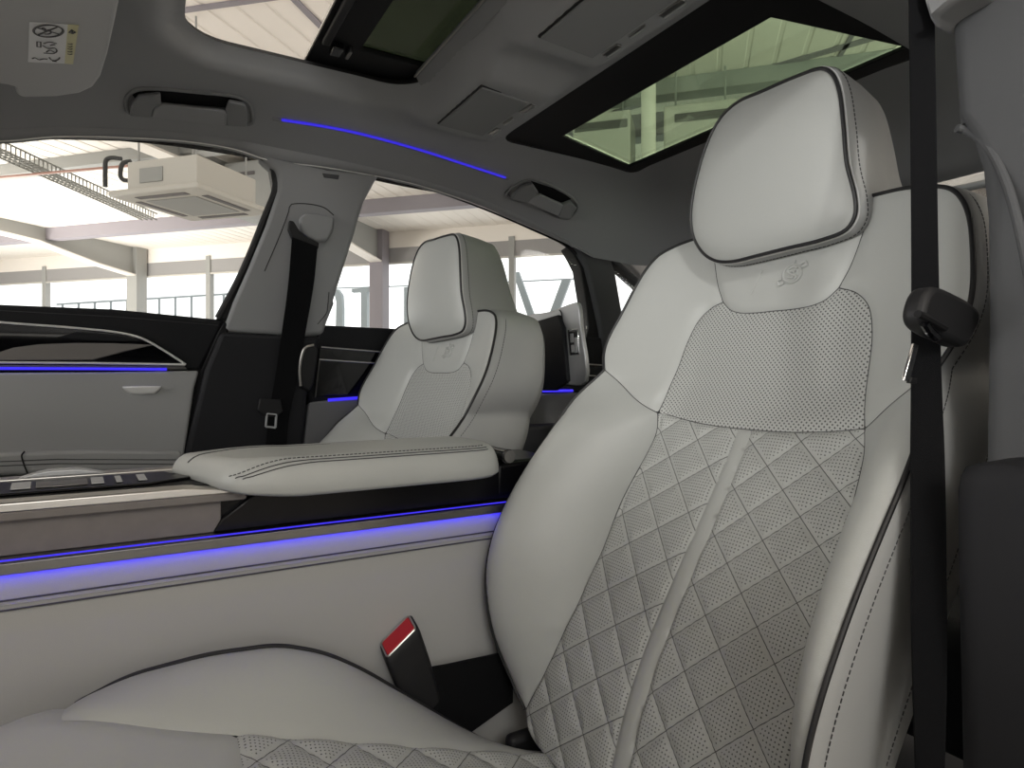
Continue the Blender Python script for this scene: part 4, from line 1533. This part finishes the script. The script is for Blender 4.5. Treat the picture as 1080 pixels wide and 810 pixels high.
def hbox(name, n0, n1, e0, e1, z0, z1, m, parent=None, bevel=0):
    V, Fc = hbox_vf(n0, n1, e0, e1, z0, z1)
    return obj(name, V, Fc, m, parent, bevel=bevel)


CE = 2.95      # ceiling above the lens
WN = 12.0
ff = hbox('floor_hall', -9, 13, -26, 12, -1.06, -1.0, M['hall_floor'])
tag(ff, kind='structure', label='grey floor of the hall')
# ribbed ceiling deck
prof = []
e = -26.0
while e < 12:
    prof += [(e, 0), (e + .15, 0), (e + .16, .008), (e + .19, .008), (e + .20, 0)]
    e += .25
V = [hp3(-9, a, CE + b) for a, b in prof] + [hp3(13, a, CE + b) for a, b in prof]
n = len(prof)
Fc = [(i, i + 1, n + i + 1, n + i) for i in range(n - 1)]
V2_ = [hp3(q, a, CE + .12) for q in (-9, 13) for a in (-26, 12)]
Fc.append((2 * n, 2 * n + 1, 2 * n + 3, 2 * n + 2))
ch = obj('ceiling_hall', V + V2_, Fc, M['hall_white'], smooth=False)
tag(ch, kind='structure', label='white ribbed ceiling of the hall')
wf = thing('wall_front', hp3(WN, -6, -1), kind='structure')
tag(wf, label='glazed hall wall beyond the far windows')
hbox('lower_band', WN, WN + .2, -26, 12, -1, -.25, M['hall_band'], wf)
hbox('upper_band', WN, WN + .2, -26, 12, 2.31, 2.62, M['hall_band'], wf)
hbox('top_band', WN, WN + .2, -26, 12, 2.62, CE + .1, M['hall_white'], wf)
hbox('window_ledge', WN - .02, WN + .02, -26, 12, 2.275, 2.315, M['unit'], wf)
for e in (-21, -15.98, -10.9, -8.6, -3.58, 2.0, 7):
    hbox('mullion', WN - .03, WN + .1, e - .06, e + .06, -.25, 2.7, M['hall_steel'], wf)
wl = hbox('wall_left', -9, 13, 11.8, 12, -1, CE, M['hall_white'])
tag(wl, kind='structure', label='white side wall of the hall')
# columns with tapered rafters
for k, e in enumerate((-19.2, -12.8, -6.4)):
    cl = thing('column_%d' % (k + 1), hp3(WN - .3, e, -1), kind='structure')
    tag(cl, label='steel hall column with tapered rafter')
    hbox('shaft', WN - .34, WN - .05, e - .15, e + .15, -1, 2.95, M['hall_steel'] if k != 2 else M['hall_dark'], cl)
    rp_ = [(WN - .1, 2.28), (WN - 1.3, 2.42), (WN - 2.6, 2.66), (WN - 4.2, 2.72), (-9, 2.72), (-9, CE), (WN - .1, CE)]
    slab('rafter_web', [hp3(a, e - .03, z) for a, z in rp_], ED * .06, M['hall_steel'], cl, 0)
    slab('rafter_flange', [hp3(a, e - .13, z) for a, z in rp_[:5]] + [hp3(a, e - .13, z - .03) for a, z in rp_[:5]][::-1], ED * .26, M['hall_white'], cl, 0)
for k, (nn, m_, dz) in enumerate(((9.7, 'hall_dark', .24), (6.6, 'hall_steel', .16))):
    bmx = hbox('beam_%d' % (k + 1), nn - .1, nn + .1, -26, 12, CE - dz, CE - .002, M[m_])
    tag(bmx, kind='structure', label='steel purlin under the hall ceiling')
for k, (p0, p1, w_) in enumerate((((700, 103), (1010, 14), .045), ((925, -8), (872, 82), .02), ((300, -12), (352, 41), .03), ((180, 12), (300, -5), .03), ((318, 228), (245, 150), .03))):
    a_, b_ = on_z(*p0, CE), on_z(*p1, CE)
    dd = (b_ - a_) / np.linalg.norm(b_ - a_)
    a_, b_ = a_ - dd * .6, b_ + dd * .6
    s_ = np.cross(dd, [0, 0, 1]) * w_
    jt = slab('trim_%d' % (k + 10), [a_ - s_, b_ - s_, b_ + s_, a_ + s_], (0, 0, -.012), M['hall_dark'], None, 0)
    tag(jt, kind='structure', label='thin joint line across the hall ceiling')
# round post seen through the rear roof glass
pp_ = on_depth(684, 120, 6.0)
pc = obj('column_5', *tube_vf([(pp_[0], pp_[1], z) for z in (-1, 0, 1, 2, CE)], .068, ns=20), M['hall_white'])
tag(pc, kind='structure', label='round white post seen through the rear roof glass')

# ceiling cassette with drop pipes
ca = thing('ceiling_cassette', on_depth(205, 216, 5.6), 'white air conditioning cassette hanging under the hall ceiling', 'air conditioner')
c0_ = on_depth(205, 216, 5.6)
cn, cE_ = c0_ @ ND, c0_ @ ED
zb = 1.475
hbox('housing', cn - .36, cn + .36, cE_ - .36, cE_ + .36, zb + .05, zb + .31, M['unit'], ca, .01)
hbox('fascia', cn - .46, cn + .46, cE_ - .46, cE_ + .46, zb, zb + .05, M['unit'], ca, .015)
hbox('intake_grille', cn - .26, cn + .26, cE_ - .26, cE_ + .26, zb - .006, zb, M['hall_steel'], ca)
for sgn in (-1, 1):
    hbox('outlet_slot', cn + sgn * .35 - .03, cn + sgn * .35 + .03, cE_ - .26, cE_ + .26, zb - .004, zb + .001, M['slot'], ca)
    hbox('outlet_slot', cn - .26, cn + .26, cE_ + sgn * .35 - .03, cE_ + sgn * .35 + .03, zb - .004, zb + .001, M['slot'], ca)
hbox('service_cover', cn - .37, cn - .36, cE_ - .22, cE_ + .02, zb + .12, zb + .24, M['hall_steel'], ca)
for a in (-.3, .3):
    for b in (-.3, .3):
        q0 = hp3(cn + a, cE_ + b, 0)
        tube('hanger_rod', [(q0[0], q0[1], z) for z in (zb + .3, 2.0, 2.6, CE)], .008, M['hall_steel'], ca, ns=6)
for pts in ([(111, 197), (111, 180), (112, 169), (117, 166.5), (128, 167.5)], [(143, 190), (131, 190), (127.5, 187), (127.5, 178), (130, 172), (138, 170)]):
    P_ = [on_depth(px, py, 5.6) for px, py in pts]
    tube('drain_pipe', cr(P_, 5), .019, M['pipe_black'], ca)
for k, (x0, x1, y0, y1, dep, l_) in enumerate(((604, 665, 122, 190, 6.2, 'white hall air conditioner left of the post seen through the roof glass'), (700, 778, 112, 185, 6.0, 'white hall air conditioner right of the post seen through the roof glass'))):
    A_, B_ = on_depth(x0, y0, dep), on_depth(x1, y1, dep)
    n_ = A_ @ ND
    e0_, e1_ = A_ @ ED, on_n(x1, y0, n_) @ ED
    z1 = A_[2]
    z0 = B_[2]
    u = thing('wall_air_conditioner', hp3(n_, (e0_ + e1_) / 2, z0), l_, 'air conditioner')
    hbox('housing', n_, n_ + .5, e0_, e1_, z0, z1, M['unit'], u, .02)
    hbox('outlet_slot', n_ - .006, n_ + .01, e0_ + (.10 if k else .02), e1_ - .03, z1 - .17, z1 - .09, M['slot'], u)
    for ee in (e0_ + .1, e1_ - .1):
        q0 = hp3(n_ + .25, ee, 0)
        tube('hanger_rod', [(q0[0], q0[1], z) for z in (z1 - .02, z1 + .1, CE)], .01, M['hall_steel'], u, ns=6)
bb = hbox('beam_9', 6.75, 6.95, -2.6, 3.5, 2.48, 2.72, M['hall_dark'])
tag(bb, kind='structure', label='dark beam seen through the rear roof glass')

# boxed duct behind the cassette
A_, B_ = on_depth(236, 172, 8.6), on_depth(330, 226, 8.6)
dn_, de0, de1 = A_ @ ND, A_ @ ED, on_n(330, 172, A_ @ ND) @ ED
ad = thing('air_duct', hp3(dn_, (de0 + de1) / 2, B_[2]), 'pale boxed air duct behind the hanging cassette', 'air duct')
hbox('duct_body', dn_, dn_ + .7, de0, de1, B_[2], A_[2], M['hall_steel'], ad, .02)
hbox('outlet_slot', dn_ - .006, dn_ + .01, de0 + .12, de0 + .50, A_[2] - .20, A_[2] - .15, M['slot'], ad)
for ee in (de0 + .15, de1 - .15):
    q0 = hp3(dn_ + .35, ee, 0)
    tube('hanger_rod', [(q0[0], q0[1], z) for z in (A_[2] - .02, (A_[2] + CE) / 2, CE)], .01, M['hall_steel'], ad, ns=6)

# wire cable tray
A_, B_ = on_z(-60, 135, 2.35), on_z(158, 232, 2.28)
ct = thing('cable_tray', (A_ + B_) / 2, 'galvanised wire cable tray hanging across the far front window view', 'cable tray')
dv = (B_ - A_) / np.linalg.norm(B_ - A_)
sv = np.cross(dv, [0, 0, 1])
sv /= np.linalg.norm(sv)
Ln = np.linalg.norm(B_ - A_)
W_ = .11
secp = [(-W_, .09), (-W_, .0), (-W_ * .33, 0), (W_ * .33, 0), (W_, 0), (W_, .09)]
for a, z in secp:
    tube('rail_wire', [A_ + sv * a + [0, 0, z], (A_ + B_) / 2 + sv * a + [0, 0, z], B_ + sv * a + [0, 0, z]], .010, M['galv'], ct, ns=6)
for k in range(int(Ln / .065)):
    o_ = A_ + dv * (k * .065 + .02)
    tube('cross_wire', [o_ + sv * a + np.array([0, 0, z]) for a, z in (secp[0], secp[1], secp[4], secp[5])], .008, M['galv'], ct, ns=5)
P_ = [on_z(-120, 199, 2.25), on_z(0, 187, 2.25), on_z(60, 181.5, 2.25), on_z(135, 175, 2.25)]
rp_ = tube('sprinkler_pipe', P_, .015, M['pipe_red'])
tag(rp_, 'thin red sprinkler pipe under the hall ceiling', 'pipe')
P_ = [on_depth(118, 172, 8.5), on_depth(160, 166, 8.5), on_depth(215, 162.5, 8.5), on_depth(270, 158, 8.5)]
pt_ = tube('supply_pipe', P_, .03, M['unit'])
tag(pt_, 'pale supply pipe running above the hanging cassette', 'pipe')

# railing and sign letters outside the glazing
ra = thing('balcony_railing', on_n(170, 340, 14.5), 'pale railing with upright bars outside the hall glazing', 'railing')
RN = 14.5
for y in (315.5,):
    tube('top_rail', [on_n(60, 321, RN), on_n(150, 315.5, RN), on_n(250, 309.5, RN)], .03, M['letter'], ra)
for px in range(66, 250, 17):
    yy = 321 - (px - 60) * .0605
    tube('bar', [on_n(px, yy, RN), on_n(px, yy + 18, RN), on_n(px, 372, RN)], .035, M['letter'], ra, ns=8)
tube('top_rail', [on_n(340, 304.5, RN), on_n(480, 300, RN), on_n(608, 294, RN)], .018, M['letter'], ra)


def letter(label, polys):
    t = thing('sign_letter', on_n(polys[0][0][0], 350, 14.2), label, 'sign letter', 'sign letters seen from behind')
    for p in polys:
        slab('stroke', [on_n(px, py, 14.2) for px, py in p], ND * .12, M['letter'], t, 0)


letter('hooked grey sign letter outside, leftmost in the far rear door window', [[(350, 306), (356, 305), (360, 311), (361, 325), (361, 345), (354, 345), (354.5, 318), (353, 312)]])
letter('grey T shaped sign letter outside, left of the hall column', [[(371, 304.5), (396, 303), (396, 307), (371, 308.5)], [(380.5, 308), (387, 307.5), (387, 345), (380.5, 345)]])
letter('upright grey sign letter outside, between hall column and far headrest', [[(426, 303), (432, 302.5), (432, 348), (426, 348)]])
letter('V shaped grey sign letter outside, right of the far headrest', [[(541, 288), (547, 286.5), (566, 340), (558.5, 340)], [(592.5, 295), (602, 294), (583, 345), (574, 345)]])

def area(name, n, e, z, sx, sy, power, up, col=(1, .96, .9)):
    ld = bpy.data.lights.new(name, 'AREA')
    ld.shape = 'RECTANGLE'
    ld.size, ld.size_y = sx, sy
    ld.energy = power
    ld.color = col
    o = bpy.data.objects.new(name, ld)
    C.objects.link(o)
    p = hp3(n, e, z)
    o.location = (p[0], p[1], p[2] + EYE)
    o.rotation_euler = (math.pi if up else 0, 0, -NA)
    return o


# unseen near side of the hall, its high window row added to admit light
wn = thing('wall_near', hp3(-9, -6, -1), kind='structure')
tag(wn, label='unseen near hall wall with a high window row added to admit light')
hbox('lower_wall', -9.2, -9, -26, 12, -1, .2, M['hall_white'], wn)
hbox('upper_wall', -9.2, -9, -26, 12, 2.6, CE, M['hall_white'], wn)
for e in (-26, -20, -14, -8, -2, 4, 10):
    hbox('mullion', -9.15, -9.05, e - .1, e + .1, .2, 2.6, M['hall_steel'], wn)
area('fill_uplight', 5.5, -12.5, -.9, 4, 7, 950, True)  # added light from the floor, brightens the ceiling on the left
area('fill_uplight', 2.0, 6.5, -.9, 3, 4, 650, True)  # added light from the floor, brightens the ceiling above the roof glass


def lamp(name, pos, aim, power, size=(1.2, 1.2), col=(1, .985, .95), spot=None):
    ld = bpy.data.lights.new(name, 'SPOT' if spot else 'AREA')
    if spot:
        ld.spot_size = math.radians(spot)
        ld.spot_blend = .8
        ld.shadow_soft_size = .12
    else:
        ld.shape = 'RECTANGLE'
        ld.size, ld.size_y = size
    ld.energy = power
    ld.color = col
    o = bpy.data.objects.new(name, ld)
    C.objects.link(o)
    o.location = (pos[0], pos[1], pos[2] + EYE)
    o.rotation_euler = (Vector(aim) - Vector(pos)).to_track_quat('-Z', 'Y').to_euler()
    return o


lamp('fill_lamp', (-.8, -3.0, 1.8), (.7, .6, .05), 33)  # added fill light through the open door onto the near seat
lamp('fill_lamp', (-6, 1, .7), (.75, .9, .2), 125, (3, .8))  # added fill light from ahead, brightens the upper seats
lamp('fill_spot', (-.8, -3.0, 1.85), (.77, .60, .22), 170, spot=9.5)  # added narrow fill beam on the near headrest and shoulders

# ================================================================ CAMERA, LIGHT
cd = bpy.data.cameras.new('camera')
cam = bpy.data.objects.new('camera', cd)
C.objects.link(cam)
cam.location = (0, 0, EYE)
cam.rotation_euler = (math.radians(90), 0, math.radians(-30))
cd.sensor_width = 36
cd.lens = 36 * FOC / 1080
cd.shift_y = (HOR - 405) / 1080
cd.clip_start = .02
cd.clip_end = 200
sc = bpy.context.scene
sc.camera = cam
w = bpy.data.worlds.new('daylight')
sc.world = w
w.use_nodes = True
bg = w.node_tree.nodes['Background']
bg.inputs['Color'].default_value = (1.0, 1.0, 0.985, 1)
bg.inputs['Strength'].default_value = 1.6
sc.view_settings.view_transform = 'Standard'
sc.view_settings.look = 'None'
sc.view_settings.exposure = 0.3
sc.view_settings.gamma = 1
sc.view_settings.use_curve_mapping = False
sc.cycles.max_bounces = 10
sc.cycles.transparent_max_bounces = 16
sc.cycles.use_denoising = True
sc.cycles.sample_clamp_indirect = 6
